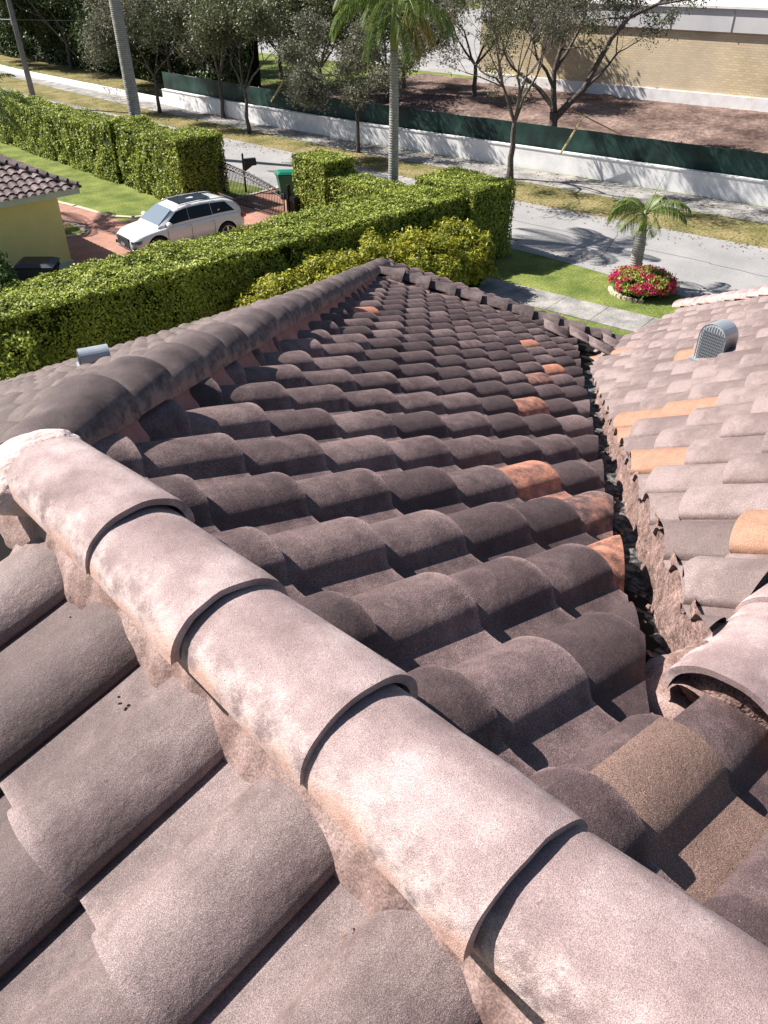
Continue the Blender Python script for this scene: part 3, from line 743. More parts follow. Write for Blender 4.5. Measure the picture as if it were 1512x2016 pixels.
hedge_block('clipped_hedge', 22.6, 24.9, 19.1, 22.1, 2.72, 1100, .052, 'squared hedge end nearest the road, behind the yellow-green shrubs', rough=.05, seed=2)
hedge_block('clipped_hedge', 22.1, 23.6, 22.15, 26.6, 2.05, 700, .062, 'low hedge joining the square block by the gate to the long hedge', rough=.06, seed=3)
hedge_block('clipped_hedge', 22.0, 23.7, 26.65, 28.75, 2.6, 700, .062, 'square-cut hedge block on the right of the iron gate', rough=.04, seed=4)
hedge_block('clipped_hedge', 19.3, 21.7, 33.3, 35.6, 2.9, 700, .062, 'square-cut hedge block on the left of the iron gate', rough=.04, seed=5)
def ltop(x, y):
    b = .42*math.exp(-((y-39.4)/1.7)**2) if y < 41.5 else .42*math.exp(-((41.5-39.4)/1.7)**2)*max(0, 1-(y-41.5)/1.2)
    return 2.42+b+.06*math.sin(y*2.1)+.05*math.sin(y*.9)
hr = empty('clipped_hedge', (20.4, 45, 0)); tag(hr, 'long hedge along the left lawn with a hump and a dark upright slot', 'hedge')
for ya, yb, xa, sd_ in ((35.65, 39.2, 19.45, 6), (39.2, 39.72, 20.15, 61), (39.72, 62, 19.45, 62)):
    o = hedge_block('foliage', xa, 21.4, ya, yb, 2.5, 600 if yb < 45 else 480, .068, top=ltop, rough=.12, seed=6)
    for k_ in ('label', 'category', 'group'):
        if k_ in o: del o[k_]
    o.parent = hr; o.matrix_parent_inverse = Matrix.Translation((-20.4, -45, 0))
def shrub(name, c, r, n, size, mat, label, cat='shrub', group=None, seed=0, twigs=0, upright=.0, core=True, parent=None, aspect=1.7):
    P = rng.normal(0, 1, (n, 3)); P /= np.linalg.norm(P, axis=1)[:, None]; P[:, 2] = np.abs(P[:, 2])*1.0-.12*(rng.random(n) < .3)
    k = np.array([1+.28*noise.noise(Vector(p)*2.1+Vector((seed*3, 0, 0)))+.2*noise.noise(Vector(p)*5.3+Vector((0, seed, 0))) for p in P])*rng.uniform(.78, 1.06, n)
    Q = P*k[:, None]*np.array(r)+np.array(c)
    V, F = leaf_quads(Q, P+np.array([0, 0, upright]), size, .8, aspect)
    extra = None
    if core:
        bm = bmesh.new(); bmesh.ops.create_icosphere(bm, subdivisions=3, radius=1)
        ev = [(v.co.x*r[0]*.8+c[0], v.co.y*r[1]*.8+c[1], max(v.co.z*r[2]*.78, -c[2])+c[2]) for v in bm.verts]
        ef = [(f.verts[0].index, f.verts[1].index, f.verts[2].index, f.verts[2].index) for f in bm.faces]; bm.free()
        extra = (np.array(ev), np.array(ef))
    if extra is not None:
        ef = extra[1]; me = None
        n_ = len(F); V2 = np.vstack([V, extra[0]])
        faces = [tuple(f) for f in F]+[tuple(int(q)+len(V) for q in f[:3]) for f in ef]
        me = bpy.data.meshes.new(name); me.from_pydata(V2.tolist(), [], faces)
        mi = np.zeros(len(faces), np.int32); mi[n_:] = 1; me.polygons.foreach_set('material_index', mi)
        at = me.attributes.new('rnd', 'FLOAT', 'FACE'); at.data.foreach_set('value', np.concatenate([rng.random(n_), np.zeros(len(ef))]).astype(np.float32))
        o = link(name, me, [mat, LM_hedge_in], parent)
    else: o = leaf_mesh(name, V, F, mat, parent=parent)
    if label: tag(o, label, cat, group)
    return o
# golden shrubs along the long hedge
def spiky(P, dirs, L_, wd):
    pass
gold = [(13.2, 18.3, 1.25, 2.1, 'golden-leaved shrub at the left end of the row behind the roof hip'), (15.0, 18.1, 1.3, 2.3, 'golden-leaved shrub second from the left, below the hedge top'),
        (16.9, 18.0, 1.35, 2.4, 'golden-leaved shrub in the middle of the row below the hedge'), (18.8, 17.9, 1.4, 2.3, 'tall golden-leaved shrub directly above the roof peak'), (20.6, 18.1, 1.2, 2.2, 'golden-leaved shrub at the right end of the row beside the lawn')]
for i, (x, y, r, h, lb) in enumerate(gold):
    shrub('golden_shrub', (x, y, h*.35), (r*1.1, 1.4, h*.62), 16000, .055, LM_gold, lb, 'shrub', 'golden shrubs along the hedge', seed=i, upright=.4, aspect=2.4)
shrub('round_shrub', (*G(2, 742, 1.1)[:2], .9), (1.15, 1.25, 1.45), 11000, .06, LM_hedge, 'bright green rounded shrub at the left edge just above the roof', 'shrub', seed=9)
tallb = G(0, 620, 1.5)
shrub('dark_shrub', (tallb.x-.3, tallb.y+.3, 1.2), (1.2, 1.2, 1.9), 12000, .09, leaf_mat('deep_leaf', (.02, .045, .01), (.08, .13, .03), .2, .5, 1, .4), 'dark tall shrub at the left edge in front of the long hedge', 'shrub', seed=12)

# ---------------------------------------------------------------- trees
def grow(rs, p, d, L_, r, depth, spread, up, out, tips, maxd, seg=4, shrink=.72, split=(2, 3)):
    pts = [p.copy()]; rad = [r]; q = p.copy(); dd = d.copy()
    for i in range(seg):
        dd = (dd+Vector((rs.gauss(0, .14), rs.gauss(0, .14), rs.gauss(0, .10)+up*.06))).normalized(); q = q+dd*L_/seg
        pts.append(q.copy()); rad.append(r*(1-(i+1)/seg*.38))
        if depth >= maxd-1: tips.append((q.copy(), dd.copy()))
    out.append((pts, rad))
    if depth >= maxd: return
    for k in range(rs.randint(*split)):
        az = rs.uniform(0, 2*math.pi); ax = dd.orthogonal().normalized(); ax.rotate(Matrix.Rotation(az, 3, dd))
        nd = dd.copy(); nd.rotate(Matrix.Rotation(rs.uniform(.35, 1)*spread, 3, ax)); nd = (nd+Vector((0, 0, up*.18))).normalized()
        grow(rs, q if rs.random() < .75 else pts[-2], nd, L_*shrink*rs.uniform(.8, 1.15), rad[-1]*.74, depth+1, spread, up, out, tips, maxd, max(3, seg-1), shrink, split)
def make_tree(name, base, H, trunk_h, r0, seed, label, leaf=None, nleaf=6000, lsize=.09, maxd=5, spread=.75, up=.35, lean=(0, 0), group=None, cat='tree', cluster=.35, limbs=None, nmain=3, L1=None, flat_=1.0):
    rs = random.Random(seed); root = empty(name, (base[0], base[1], 0)); tag(root, label, cat, group)
    out = []; tips = []; b = Vector((0, 0, -.1)); top = Vector((lean[0], lean[1], trunk_h))
    pts = [b.lerp(top, k/5)+Vector((rs.gauss(0, .03), rs.gauss(0, .03), 0))*(k > 0) for k in range(6)]
    rad = [r0*(1.35 if k == 0 else 1-.07*k) for k in range(6)]; out.append((pts, rad))
    L1 = L1 or (H-trunk_h)*.42
    if limbs:
        for lp in limbs:
            lp = [Vector(q) for q in lp[0]], lp[1]
            n = len(lp[0]); out.append((lp[0], [lp[1]*(1-.6*k/(n-1)) for k in range(n)]))
            dd = (lp[0][-1]-lp[0][-2]).normalized()
            for k in range(3): 
                nd = (dd+Vector((rs.gauss(0, .5), rs.gauss(0, .5), rs.gauss(0, .4)))).normalized()
                grow(rs, lp[0][-1], nd, L1*.55, lp[1]*.38, 2, spread, up, out, tips, maxd)
            for k in range(2):
                nd = (dd+Vector((rs.gauss(0, .9), rs.gauss(0, .9), rs.gauss(0, .6)))).normalized()
                grow(rs, lp[0][-2], nd, L1*.5, lp[1]*.3, 3, spread, up, out, tips, maxd)
    else:
        for k in range(nmain):
            az = 2*math.pi*(k+rs.random()*.6)/nmain; dd = Vector((math.cos(az)*math.sin(spread*.75), math.sin(az)*math.sin(spread*.75), math.cos(spread*.75)))
            grow(rs, pts[-1], dd, L1*rs.uniform(.85, 1.15), rad[-1]*.72, 1, spread, up, out, tips, maxd)
    mb = MB()
    for p_, r_ in out:
        mb.tube(p_, [max(.008, x) for x in r_], 8 if r_[0] > .06 else (5 if r_[0] > .025 else 3), cap=False)
    mb.build('trunk', M_bark, root, smooth=True)
    T = np.array([tuple(t[0]) for t in tips]); 
    if nleaf and len(T):
        idx = rng.integers(0, len(T), nleaf)
        # uneven: some twig clusters carry more leaves than others
        wgt = rng.random(len(T))**1.5+.05; idx = rng.choice(len(T), nleaf, p=wgt/wgt.sum())
        P = T[idx]+rng.normal(0, cluster, (nleaf, 3))*np.array([1, 1, .7*flat_])
        V, F = leaf_quads(P, np.tile([0, 0, .6], (nleaf, 1)), lsize, .9, 2.0)
        leaf_mesh('crown', V, F, leaf or LM_olive, parent=root)
    return root
GRP = 'thin street trees along the far pavement'
make_tree('street_tree', G(1003, 352), 8.2, 2.6, .17, 21, 'leaf-poor street tree on the verge, branches spread before the tan brick building', LM_pale, 20000, .065, 7, .62, .45, group=GRP, cluster=.24, nmain=5, L1=2.5)
make_tree('street_tree', G(705, 300), 5.2, 2.1, .12, 33, 'small grey-green street tree just left of the centre palm trunk', LM_pale, 24000, .075, 5, .95, .15, group=GRP, cluster=.32, nmain=4, L1=1.9)
make_tree('street_tree', G(490, 262), 6.2, 2.3, .14, 35, 'full-crowned street tree right of the thick grey palm trunk', LM_olive, 36000, .085, 5, .85, .25, group=GRP, cluster=.42, nmain=4, L1=2.2)
make_tree('street_tree', G(440, 232), 6.2, 2.5, .15, 37, 'street tree close behind the fence, between two other street trees', LM_olive, 20000, .085, 5, .85, .25, group=GRP, cluster=.42, nmain=4, L1=2.1)
make_tree('street_tree', G(315, 222), 6.2, 2.3, .14, 39, 'bushy street tree immediately left of the thick grey palm trunk', LM_pale, 36000, .08, 5, .9, .2, group=GRP, cluster=.45, nmain=4, L1=2.3)
bt = SW(23.3, 46.5)
def cam_off(r_, u_, f_=0): # offset in the picture's right / world up / away
    return Vector((rt.x*r_+fw.x*f_, rt.y*r_+fw.y*f_, u_))
limbs = [([cam_off(0, 1.9), cam_off(-.15, 2.9), cam_off(-.2, 3.9, .2), cam_off(.05, 5.0, .3), cam_off(.1, 6.2, .2)], .2),
         ([cam_off(.05, 1.5), cam_off(.8, 2.4, -.2), cam_off(1.5, 3.1, -.3), cam_off(2.0, 4.2, -.3), cam_off(2.6, 5.6, -.5), cam_off(3.4, 6.6, -.6), cam_off(4.8, 7.2, -.6)], .22),
         ([cam_off(1.5, 3.1, -.3), cam_off(2.3, 3.7, .1), cam_off(2.9, 4.3, .3), cam_off(3.2, 4.8, .3)], .1),
         ([cam_off(-.1, 2.2), cam_off(-.9, 3.0, .3), cam_off(-1.8, 3.6, .5), cam_off(-2.4, 4.0, .6)], .16),
         ([cam_off(-.15, 3.1), cam_off(-.7, 4.0, -.1), cam_off(-1.3, 4.6, -.2), cam_off(-1.5, 5.2, -.2)], .11),
         ([cam_off(-.2, 3.9, .2), cam_off(.5, 4.9, .5), cam_off(1.1, 6.0, .8), cam_off(1.5, 7.2, 1)], .11)]
make_tree('spreading_tree', bt, 8.5, 1.9, .34, 51, 'dark spreading tree with twisting bare limbs, propped in the dirt lot', LM_olive, 17000, .075, 6, .8, .2, cluster=.26, limbs=limbs, L1=2.2)
# trees on the left beyond the street
bgt = [(600, 150, 66, 47, 'dark'), ]
LT_ = [(46.5, 52.5, 8.5, LM_olive, 'full olive-green tree in the lot behind the fence, left of the parking lot'), (40.8, 53.5, 5.0, LM_olive, 'young tree propped with timber behind the green fence screen'),
       (60, 49, 8.5, LM_dark, 'dark broad-crowned tree behind the dry lawn, right of its neighbours'), (68, 52, 9, LM_dark, 'dark tree with a bare forked trunk behind the dry lawn'),
       (77, 51, 9.5, LM_olive, 'grey-green tree behind the utility pole'), (85, 53, 9, LM_dark, 'dark tree at the far left beyond the utility pole'),
       (56, 58, 10, LM_dark, 'deep green tree rising at the back, above the bushy street tree'), (70, 62, 11, LM_dark, 'tall bright-topped tree at the back left'),
       (36.5, 59, 6.5, LM_pale, 'pale feathery tree behind the centre palm, beside the tan building'), (44, 60, 6, LM_olive, 'low olive tree at the edge of the parking lot behind the small street tree'),
       (88, 64, 11, LM_olive, 'tall grey-green tree in the far left corner')]
for i, (s, w_, h, lm, lb) in enumerate(LT_):
    make_tree('broad_tree', SW(s, w_), h, 2.0+.15*(i % 3), .2, 70+i, lb, lm, 9000 if h < 6 else 42000, .12 if h > 6 else .08, 5, .95, .25, group='broad trees beyond the street', cluster=.62 if h > 6 else .35, nmain=5, L1=2.9 if h > 6 else 1.6)
# dark unclipped screen planting behind those trees
def screen(name, s0, s1, w_, h, label, n=26000):
    P = []; a = SW(s0, w_); b = SW(s1, w_+ (s1-s0)*.12)
    k = rng.random(n); z = rng.random(n)**.8*h
    base = np.outer(1-k, np.array(a))+np.outer(k, np.array(b)); nrm = (Vector(b)-Vector(a)).normalized(); nrm = np.array((nrm.y, -nrm.x, 0)); nrm = nrm if nrm @ np.array(fw) < 0 else -nrm
    dis = np.array([noise.noise(Vector((q*17, zz*.8, 3)))*.9+noise.noise(Vector((q*60, zz*2, 9)))*.35 for q, zz in zip(k, z)])
    Q = base+np.outer(dis+rng.normal(0, .12, n), nrm); Q[:, 2] = z
    V, F = leaf_quads(Q, np.tile(nrm+np.array([0, 0, .5]), (n, 1)), .16, .8)
    back = np.array([a, b, b, a], float)-nrm*.9; back[2:, 2] = h*.92; 
    o = leaf_mesh(name, V, F, [LM_dark, LM_hedge_in], (back, np.array([[0, 1, 2, 3]]))); return tag(o, label, 'hedge')
screen('screen_planting', 50, 112, 48.5, 6.5, 'dark unclipped screen planting behind the dry lawn at the back left', 60000)

# ---------------------------------------------------------------- palms
def frond(mbs, origin, az, elev0, L_, droop, nleaf=34, ll=.55, wl=.035, hang=.6, rr=.02, seed=0, tilt=0):
    """arching rachis with pinnate leaflets; returns leaflet verts"""
    rs = random.Random(seed); n = 14; pts = []; p = Vector(origin); el = elev0; dirs = []
    for i in range(n+1):
        pts.append(p.copy()); d = Vector((math.cos(az)*math.cos(el), math.sin(az)*math.cos(el), math.sin(el))); dirs.append(d)
        p = p+d*L_/n; el -= droop/n*(.5+i/n)
    mbs.tube(pts, [rr*(1-.8*i/n) for i in range(n+1)], 5, mi=0, cap=False)
    Q = []
    for k in range(nleaf):
        t = .14+.86*k/(nleaf-1); f = t*n; i = min(n-1, int(f)); c = pts[i].lerp(pts[i+1], f-i); d = dirs[i]
        side = d.cross(Vector((0, 0, 1))).normalized(); upn = side.cross(d)
        l_ = ll*(math.sin(math.pi*min(1, t*.9+.12))**.6)*rs.uniform(.85, 1.1)
        for sg in (-1, 1):
            o = (side*sg*.85+d*.55+upn*.25).normalized(); m_ = c+o*l_*.5; e = c+o*l_*.9+Vector((0, 0, -1))*l_*hang*rs.uniform(.7, 1.2)
            wv = d*wl*.5+upn*wl*.2; Q.append((c-wv*.5, c+wv*.5, m_+wv, m_-wv)); Q.append((m_-wv, m_+wv, e+wv*.1, e-wv*.1))
    return Q
def quads_obj(name, Q, mat, parent):
    V = np.array([tuple(v) for q in Q for v in q]); F = np.arange(len(V)).reshape(-1, 4)
    return leaf_mesh(name, V, F, mat, parent=parent)
def palm_trunk(root, pts, rad, rings=0):
    mb = MB(); P = []; Rr = []
    n = max(12, rings*4) if rings else 14
    L_ = len(pts)-1
    for i in range(n+1):
        f = i/n*L_; k = min(L_-1, int(f)); P.append(Vector(pts[k]).lerp(Vector(pts[k+1]), f-k)); r = rad[k]*(1-(f-k))+rad[k+1]*(f-k)
        if rings: r *= 1+.035*(1 if i % 4 == 0 else 0)
        Rr.append(r)
    mb.tube(P, Rr, 18, cap=True); return mb.build('trunk', M_palmring if rings else M_palmbark, root, smooth=True)
def ring_mat():
    m, t, b = newmat('palm_rings'); tc = N(t, 'ShaderNodeTexCoord'); wv = N(t, 'ShaderNodeTexWave', Scale=3.4, Distortion=1.2, Detail=2); wv.bands_direction = 'Z'; wv.inputs['Detail Scale'].default_value = 2
    t.links.new(tc.outputs['Object'], wv.inputs['Vector']); n = N(t, 'ShaderNodeTexNoise', Scale=7, Detail=6); t.links.new(tc.outputs['Object'], n.inputs['Vector'])
    c = ramp(t, wv.outputs['Fac'], [(.0, (.2, .185, .18)), (.2, (.29, .275, .27)), (1, (.34, .325, .32))]); c = mix(t, 1.0, c, ramp(t, n.outputs['Fac'], [(.3, (.75,)*3), (.7, (1.15,)*3)]), 'MULTIPLY')
    t.links.new(c, b.inputs['Base Color']); b.inputs['Roughness'].default_value = .8
    bp = N(t, 'ShaderNodeBump', Strength=.5, Distance=.02); t.links.new(wv.outputs['Fac'], bp.inputs['Height']); t.links.new(bp.outputs[0], b.inputs['Normal']); return m
M_palmring = ring_mat()
M_shaft = mat_noise('crownshaft', (.12, .17, .05), (.24, .27, .09), 4, .5, 4)
# royal palm in the middle
def base_on_line(px_top, py_top, s, w_): return SW(s, w_)
rp = SW(20.7, 27.6)
root = empty('royal_palm', rp); tag(root, 'tall royal palm with smooth grey trunk before the fence, old fronds hanging from its crown', 'palm tree')
palm_trunk(root, [(0, 0, -.1), (.0, 0, 2.5), (.02, 0, 4.5), (0, 0, 6.55)], [.24, .2, .185, .15], 26)
mb = MB(); mb.tube([(0, 0, 6.5), (0, 0, 7.0), (0, 0, 7.7), (0, 0, 8.2)], [.15, .17, .13, .05], 14); mb.build('crownshaft', M_shaft, root, True)
fm = MB(); Q = []; Qo = []
for k in range(15):
    az = k*2.4; el = 1.0-.11*k*.8
    q = frond(fm, (0, 0, 8.1), az, max(.1, el), 3.0, 1.7, 44, .7, .045, .8, .03, seed=k); Q.extend(q)
camaz = math.atan2(-fw.y, -fw.x)
for k, da in enumerate((-1.2, -1.9, -.6, 1.3, 1.8)):
    (Qo if k < 2 else Q).extend(frond(fm, (0, 0, 7.8), camaz-da, -.5 if k != 1 else -.1, 2.1, 1.5, 40, .65, .045, .9, .03, seed=40+k))
fm.build('frond_stems', M_shaft, root, True); quads_obj('crown', Q, LM_palm, root); quads_obj('old_fronds', Qo, LM_palmold, root)
# thick royal palm on the left, crown above the picture
lp = SW(41.0, 30.6)
root = empty('royal_palm', lp); tag(root, 'thick grey royal palm trunk behind the hedge blocks, its crown above the picture', 'palm tree')
palm_trunk(root, [(0, 0, -.1), (0, 0, 3), (-.1, -.02, 7), (-.2, 0, 11.5)], [.33, .33, .31, .2], 34)
mb = MB(); mb.tube([(-.2, 0, 11.4), (-.2, 0, 12.2), (-.2, 0, 13)], [.21, .2, .06], 14); mb.build('crownshaft', M_shaft, root, True)
fm = MB(); Q = []
for k in range(13): Q.extend(frond(fm, (-.2, 0, 12.8), k*2.4, .8-.1*k, 3.4, 1.5, 40, .75, .045, .7, .03, seed=60+k))
fm.build('frond_stems', M_shaft, root, True); quads_obj('crown', Q, LM_palm, root)
# small bottle palm in the flower ring
sp = SW(9.9, 27.3)
root = empty('young_palm', sp); root.scale = (.86, .86, .86); tag(root, 'young palm with stout ringed trunk growing from the ring of red flowers', 'palm tree')
palm_trunk(root, [(0, 0, -.1), (0, 0, .8), (.02, 0, 1.7), (.03, 0, 2.15)], [.29, .25, .235, .17], 9)
mb = MB(); mb.tube([(.03, 0, 2.1), (.03, 0, 2.5), (.03, 0, 2.95)], [.16, .12, .04], 12); mb.build('crownshaft', M_shaft, root, True)
fm = MB(); Q = []
for k, (da, el, L_, dr) in enumerate([(1.35, .85, 1.75, 2.1), (1.75, .55, 1.7, 2.3), (.55, .15, 1.5, 1.4), (-.1, .1, 1.4, 1.5), (.95, .3, 1.6, 1.6), (-1.5, .75, 2.0, 1.9), (-1.25, .5, 1.8, 1.7), (2.6, .7, 1.6, 1.6), (-2.4, .8, 1.6, 1.5)]):
    # da measured from the direction to the camera, positive to the picture's left
    Q.extend(frond(fm, (.03, 0, 2.75), camaz-da, el, L_, dr, 34, .54, .04, .8, .022, seed=90+k))
fm.tube([(.03, 0, 2.7), Vector((.03, 0, 3.6))+cam_off(.25, 0), Vector((.03, 0, 4.5))+cam_off(.55, 0)], [.02, .014, .006], 5)
fm.tube([Vector((0, 0, 2.0)), cam_off(.25, 2.2), cam_off(.5, 2.6), cam_off(.58, 3.1)], [.03, .025, .02, .008], 5)
fm.build('frond_stems', M_shaft, root, True); quads_obj('crown', Q, LM_palm, root)
# palm at the left edge behind the neighbour's roof
np_ = Vector((12.9, 37.9, 0))
root = empty('yard_palm', np_); tag(root, 'dark feathery palm at the left edge beyond the neighbouring roof', 'palm tree')
palm_trunk(root, [(0, 0, -.1), (0, 0, 2), (0, 0, 4.2)], [.2, .16, .14], 12)
fm = MB(); Q = []
for k in range(16): Q.extend(frond(fm, (0, 0, 4.4), k*2.4, 1.0-.09*k, 2.4, 1.6, 36, .6, .045, .55, .025, seed=120+k))
fm.build('frond_stems', M_shaft, root, True); quads_obj('crown', Q, LM_palm, root)
# flower ring
M_stone = mat_noise('edging_stone', (.42, .36, .28), (.6, .52, .42), 6, .9, 6, .8, 18, grain=.2, gscale=30, dist=.03)
fc = sp+cam_off(.12, 0, -.75)
fl_root = empty('flower_bed', (fc.x, fc.y, 0)); fl_root.scale = (.84, .84, 1.0); tag(fl_root, 'round bed of red flowers edged with pale stones around the young palm', 'flower bed')
shrub('foliage', (0, 0, .25), (1.22, 1.2, .55), 9000, .06, LM_hedge, None, parent=fl_root, seed=31)
M_petal = leaf_mat('petal', (.36, .010, .05), (.62, .035, .15), .2, .5, 3)
Pp = rng.normal(0, 1, (2600, 3)); Pp /= np.linalg.norm(Pp, axis=1)[:, None]; Pp[:, 2] = np.abs(Pp[:, 2])
cl = rng.normal(0, 1, (150, 3)); cl /= np.linalg.norm(cl, axis=1)[:, None]; cl[:, 2] = np.abs(cl[:, 2])*.85
idx = rng.integers(0, 150, 8000); Pp = cl[idx]+rng.normal(0, .06, (8000, 3)); keep = rng.random(8000) < np.clip(1.15-Pp[:, 2]*.9, .15, 1); Pp = Pp[keep]
V, F = leaf_quads(Pp*np.array([1.3, 1.28, .62])+np.array([0, 0, .27]), Pp, .055, .6, 1.2); leaf_mesh('blossom', V, F, M_petal, parent=fl_root)
mb = MB()
for k in range(34):
    a = 2*math.pi*k/34
    if (Vector((math.cos(a), math.sin(a), 0)).dot(-rt) < .25 or Vector((math.cos(a), math.sin(a), 0)).dot(fw) > .3): continue
    r = random.uniform(.11, .17); rm = Matrix.Rotation(a+random.uniform(-.3, .3), 4, 'Z') @ Matrix.Rotation(random.uniform(-.2, .2), 4, 'X')
    mb.box((math.cos(a)*1.24, math.sin(a)*1.22, .04), (r, r*1.6, .14), mat=rm)
mb.build('stone_edging', M_stone, fl_root, bevel=.02)

# ---------------------------------------------------------------- boundary wall, screen fence, brick building
M_white = mat_noise('white_paint', (.66, .65, .66), (.80, .79, .79), 1.6, .85, 7, .15, 30, lo=.3, hi=.6, grain=.06, gscale=20)
def wall_run(mb, pts, th, z0, z1, mi=0):
    L_ = []; Rr = []
    for i, p in enumerate(pts):
        a = Vector(pts[max(0, i-1)]); b_ = Vector(pts[min(len(pts)-1, i+1)]); d = (b_-a).normalized(); n = Vector((-d.y, d.x, 0)); L_.append(Vector(p)+n*th/2); Rr.append(Vector(p)-n*th/2)
    for i in range(len(pts)-1):
        V = [(*q.to_2d(), z) for z in (z0, z1) for q in (L_[i], L_[i+1], Rr[i+1], Rr[i])]
        mb.add(V, [(0, 3, 2, 1), (4, 5, 6, 7), (0, 1, 5, 4), (1, 2, 6, 5), (2, 3, 7, 6), (3, 0, 4, 7)], mi)
wpts = [SW(-28, 40.9), SW(9, 40.85), SW(33, 41.0), SW(42.5, 41.5), SW(49.6, 42.3), SW(53.5, 42.8)]
wpts2 = [SW(53.5, 42.8), SW(59.2, 43.5), SW(67, 44.4), SW(78, 45.8), SW(100, 50)]
wr = empty('boundary_wall', SW(20, 40.9)); tag(wr, 'long low white-painted wall along the far pavement', 'wall'); wr.location = (0, 0, 0)
mb = MB(); wall_run(mb, wpts, .25, -.1, 1.0); mb.build('wall_body', M_white, wr)
mb = MB(); wall_run(mb, wpts, .32, 1.0, 1.06); mb.build('coping', M_white, wr)
mb = MB(); wall_run(mb, wpts2, .25, -.1, .42); mb.build('wall_body', M_white, wr)['label'] = 'lower far end of the white wall'
M_screen, t_, b_ = newmat('green_screen'); tc = N(t_, 'ShaderNodeTexCoord'); n_ = N(t_, 'ShaderNodeTexNoise', Scale=1.1, Detail=6); t_.links.new(tc.outputs['Object'], n_.inputs['Vector'])
t_.links.new(ramp(t_, n_.outputs['Fac'], [(.35, (.008, .022, .02)), (.65, (.016, .05, .042))]), b_.inputs['Base Color']); b_.inputs['Roughness'].default_value = .55; b_.inputs['Specular IOR Level'].default_value = .3
fr = empty('screen_fence', (0, 0, 0)); tag(fr, 'dark green fabric screen fence standing just behind the white wall', 'fence')
fpts = []
def along(pts, step):
    out = [Vector(pts[0])]
    for a, b_ in zip(pts[:-1], pts[1:]):
        a = Vector(a); b_ = Vector(b_); n = max(1, int((b_-a).length/step))
        for k in range(1, n+1): out.append(a.lerp(b_, k/n))
    return out
fp = [SW(-28, 41.25), SW(9, 41.2), SW(33, 41.35), SW(42.5, 41.85), SW(49.6, 42.7), SW(54, 43.3)]
pp = along(fp, .12); V = []; F = []
nz_ = 9
for i, p in enumerate(pp):
    d = (pp[min(i+1, len(pp)-1)]-pp[max(0, i-1)]).normalized(); n = Vector((-d.y, d.x, 0)); sx = i*.12
    for j in range(nz_):
        k = j/(nz_-1); off = .05*noise.noise(Vector((sx*.9, k*2, 1)))+.035*noise.noise(Vector((sx*3.1+k*2, k*3, 7)))*math.sin(math.pi*k)
        top = 2.12-.05*abs(math.sin(sx/2.4*math.pi))**.5*(.4+noise.noise(Vector((sx*.4, 0, 0))))
        q = p+n*off; V.append((q.x, q.y, .25+k*(top-.25)))
for i in range(len(pp)-1):
    for j in range(nz_-1): a = i*nz_+j; F.append((a, a+nz_, a+nz_+1, a+1))
link('fabric', mesh_np('fabric', np.array(V), np.array(F, np.int32)), M_screen, fr, True)
M_post = flat('post_metal', (.16, .17, .17), .5, .5)
for p in along(fp, 2.4)[1:-1]:
    mb = MB(); mb.tube([(0, 0, 0), (0, 0, 2.16)], .03, 8); o = mb.build('post', M_post, fr, True); o.location = (p.x+fw.x*.08, p.y+fw.y*.08, 0)
mb = MB(); mb.tube([(q.x+fw.x*.05, q.y+fw.y*.05, 2.08) for q in fp], .02, 6); mb.build('top_rail', M_post, fr, True)

M_brick = None
m, t, b = newmat('tan_brick'); tc = N(t, 'ShaderNodeTexCoord'); mp = N(t, 'ShaderNodeMapping'); t.links.new(tc.outputs['UV'], mp.inputs[0])
br = N(t, 'ShaderNodeTexBrick', Scale=1.0); br.inputs['Color1'].default_value = (.66, .54, .34, 1); br.inputs['Color2'].default_value = (.54, .43, .26, 1); br.inputs['Mortar'].default_value = (.42, .36, .27, 1)
br.inputs['Brick Width'].default_value = .42; br.inputs['Row Height'].default_value = .16; br.inputs['Mortar Size'].default_value = .018; t.links.new(mp.outputs[0], br.inputs['Vector'])
n_ = N(t, 'ShaderNodeTexNoise', Scale=.35, Detail=6); t.links.new(tc.outputs['Object'], n_.inputs['Vector'])
n2 = N(t, 'ShaderNodeTexNoise', Scale=.12, Detail=3); t.links.new(tc.outputs['Object'], n2.inputs['Vector'])
c = mix(t, 1.0, br.outputs['Color'], ramp(t, n_.outputs['Fac'], [(.3, (.82,)*3), (.7, (1.15,)*3)]), 'MULTIPLY'); c = mix(t, ramp(t, n2.outputs['Fac'], [(.45, (0,)*3), (.62, (.55,)*3)]), c, (.64, .53, .43)); t.links.new(c, b.inputs['Base Color']); b.inputs['Roughness'].default_value = .9
M_brick = m
bd = empty('brick_building', (0, 0, 0)); tag(bd, 'long windowless tan brick building with pale band and white flat roof beyond the dirt lot', 'building')
def uvbox(name, s0, s1, w0, w1, z0, z1, mat, parent):
    P = [SW(s0, w0, z0), SW(s1, w0, z0), SW(s1, w0, z1), SW(s0, w0, z1), SW(s0, w1, z0), SW(s1, w1, z0), SW(s1, w1, z1), SW(s0, w1, z1)]
    F = [(0, 1, 2, 3), (5, 4, 7, 6), (4, 0, 3, 7), (1, 5, 6, 2), (3, 2, 6, 7)]
    me = bpy.data.meshes.new(name); me.from_pydata([tuple(p) for p in P], [], F); uv = me.uv_layers.new(name='UVMap')
    ss = [s0, s1, s1, s0, s0, s1, s1, s0]; ww = [w0]*4+[w1]*4; zs = [z0, z0, z1, z1]*2
    for pl in me.polygons:
        for li in pl.loop_indices:
            v = me.loops[li].vertex_index; fi = pl.index
            uv.data[li].uv = (ss[v], zs[v]) if fi in (0, 1) else ((ww[v], zs[v]) if fi in (2, 3) else (ss[v], ww[v]))
    return link(name, me, mat, parent)
uvbox('plinth', -30, 41, 66.6, 110, -.1, .85, M_white, bd)
uvbox('wall', -30, 41, 66.75, 110, .85, 4.75, M_brick, bd)
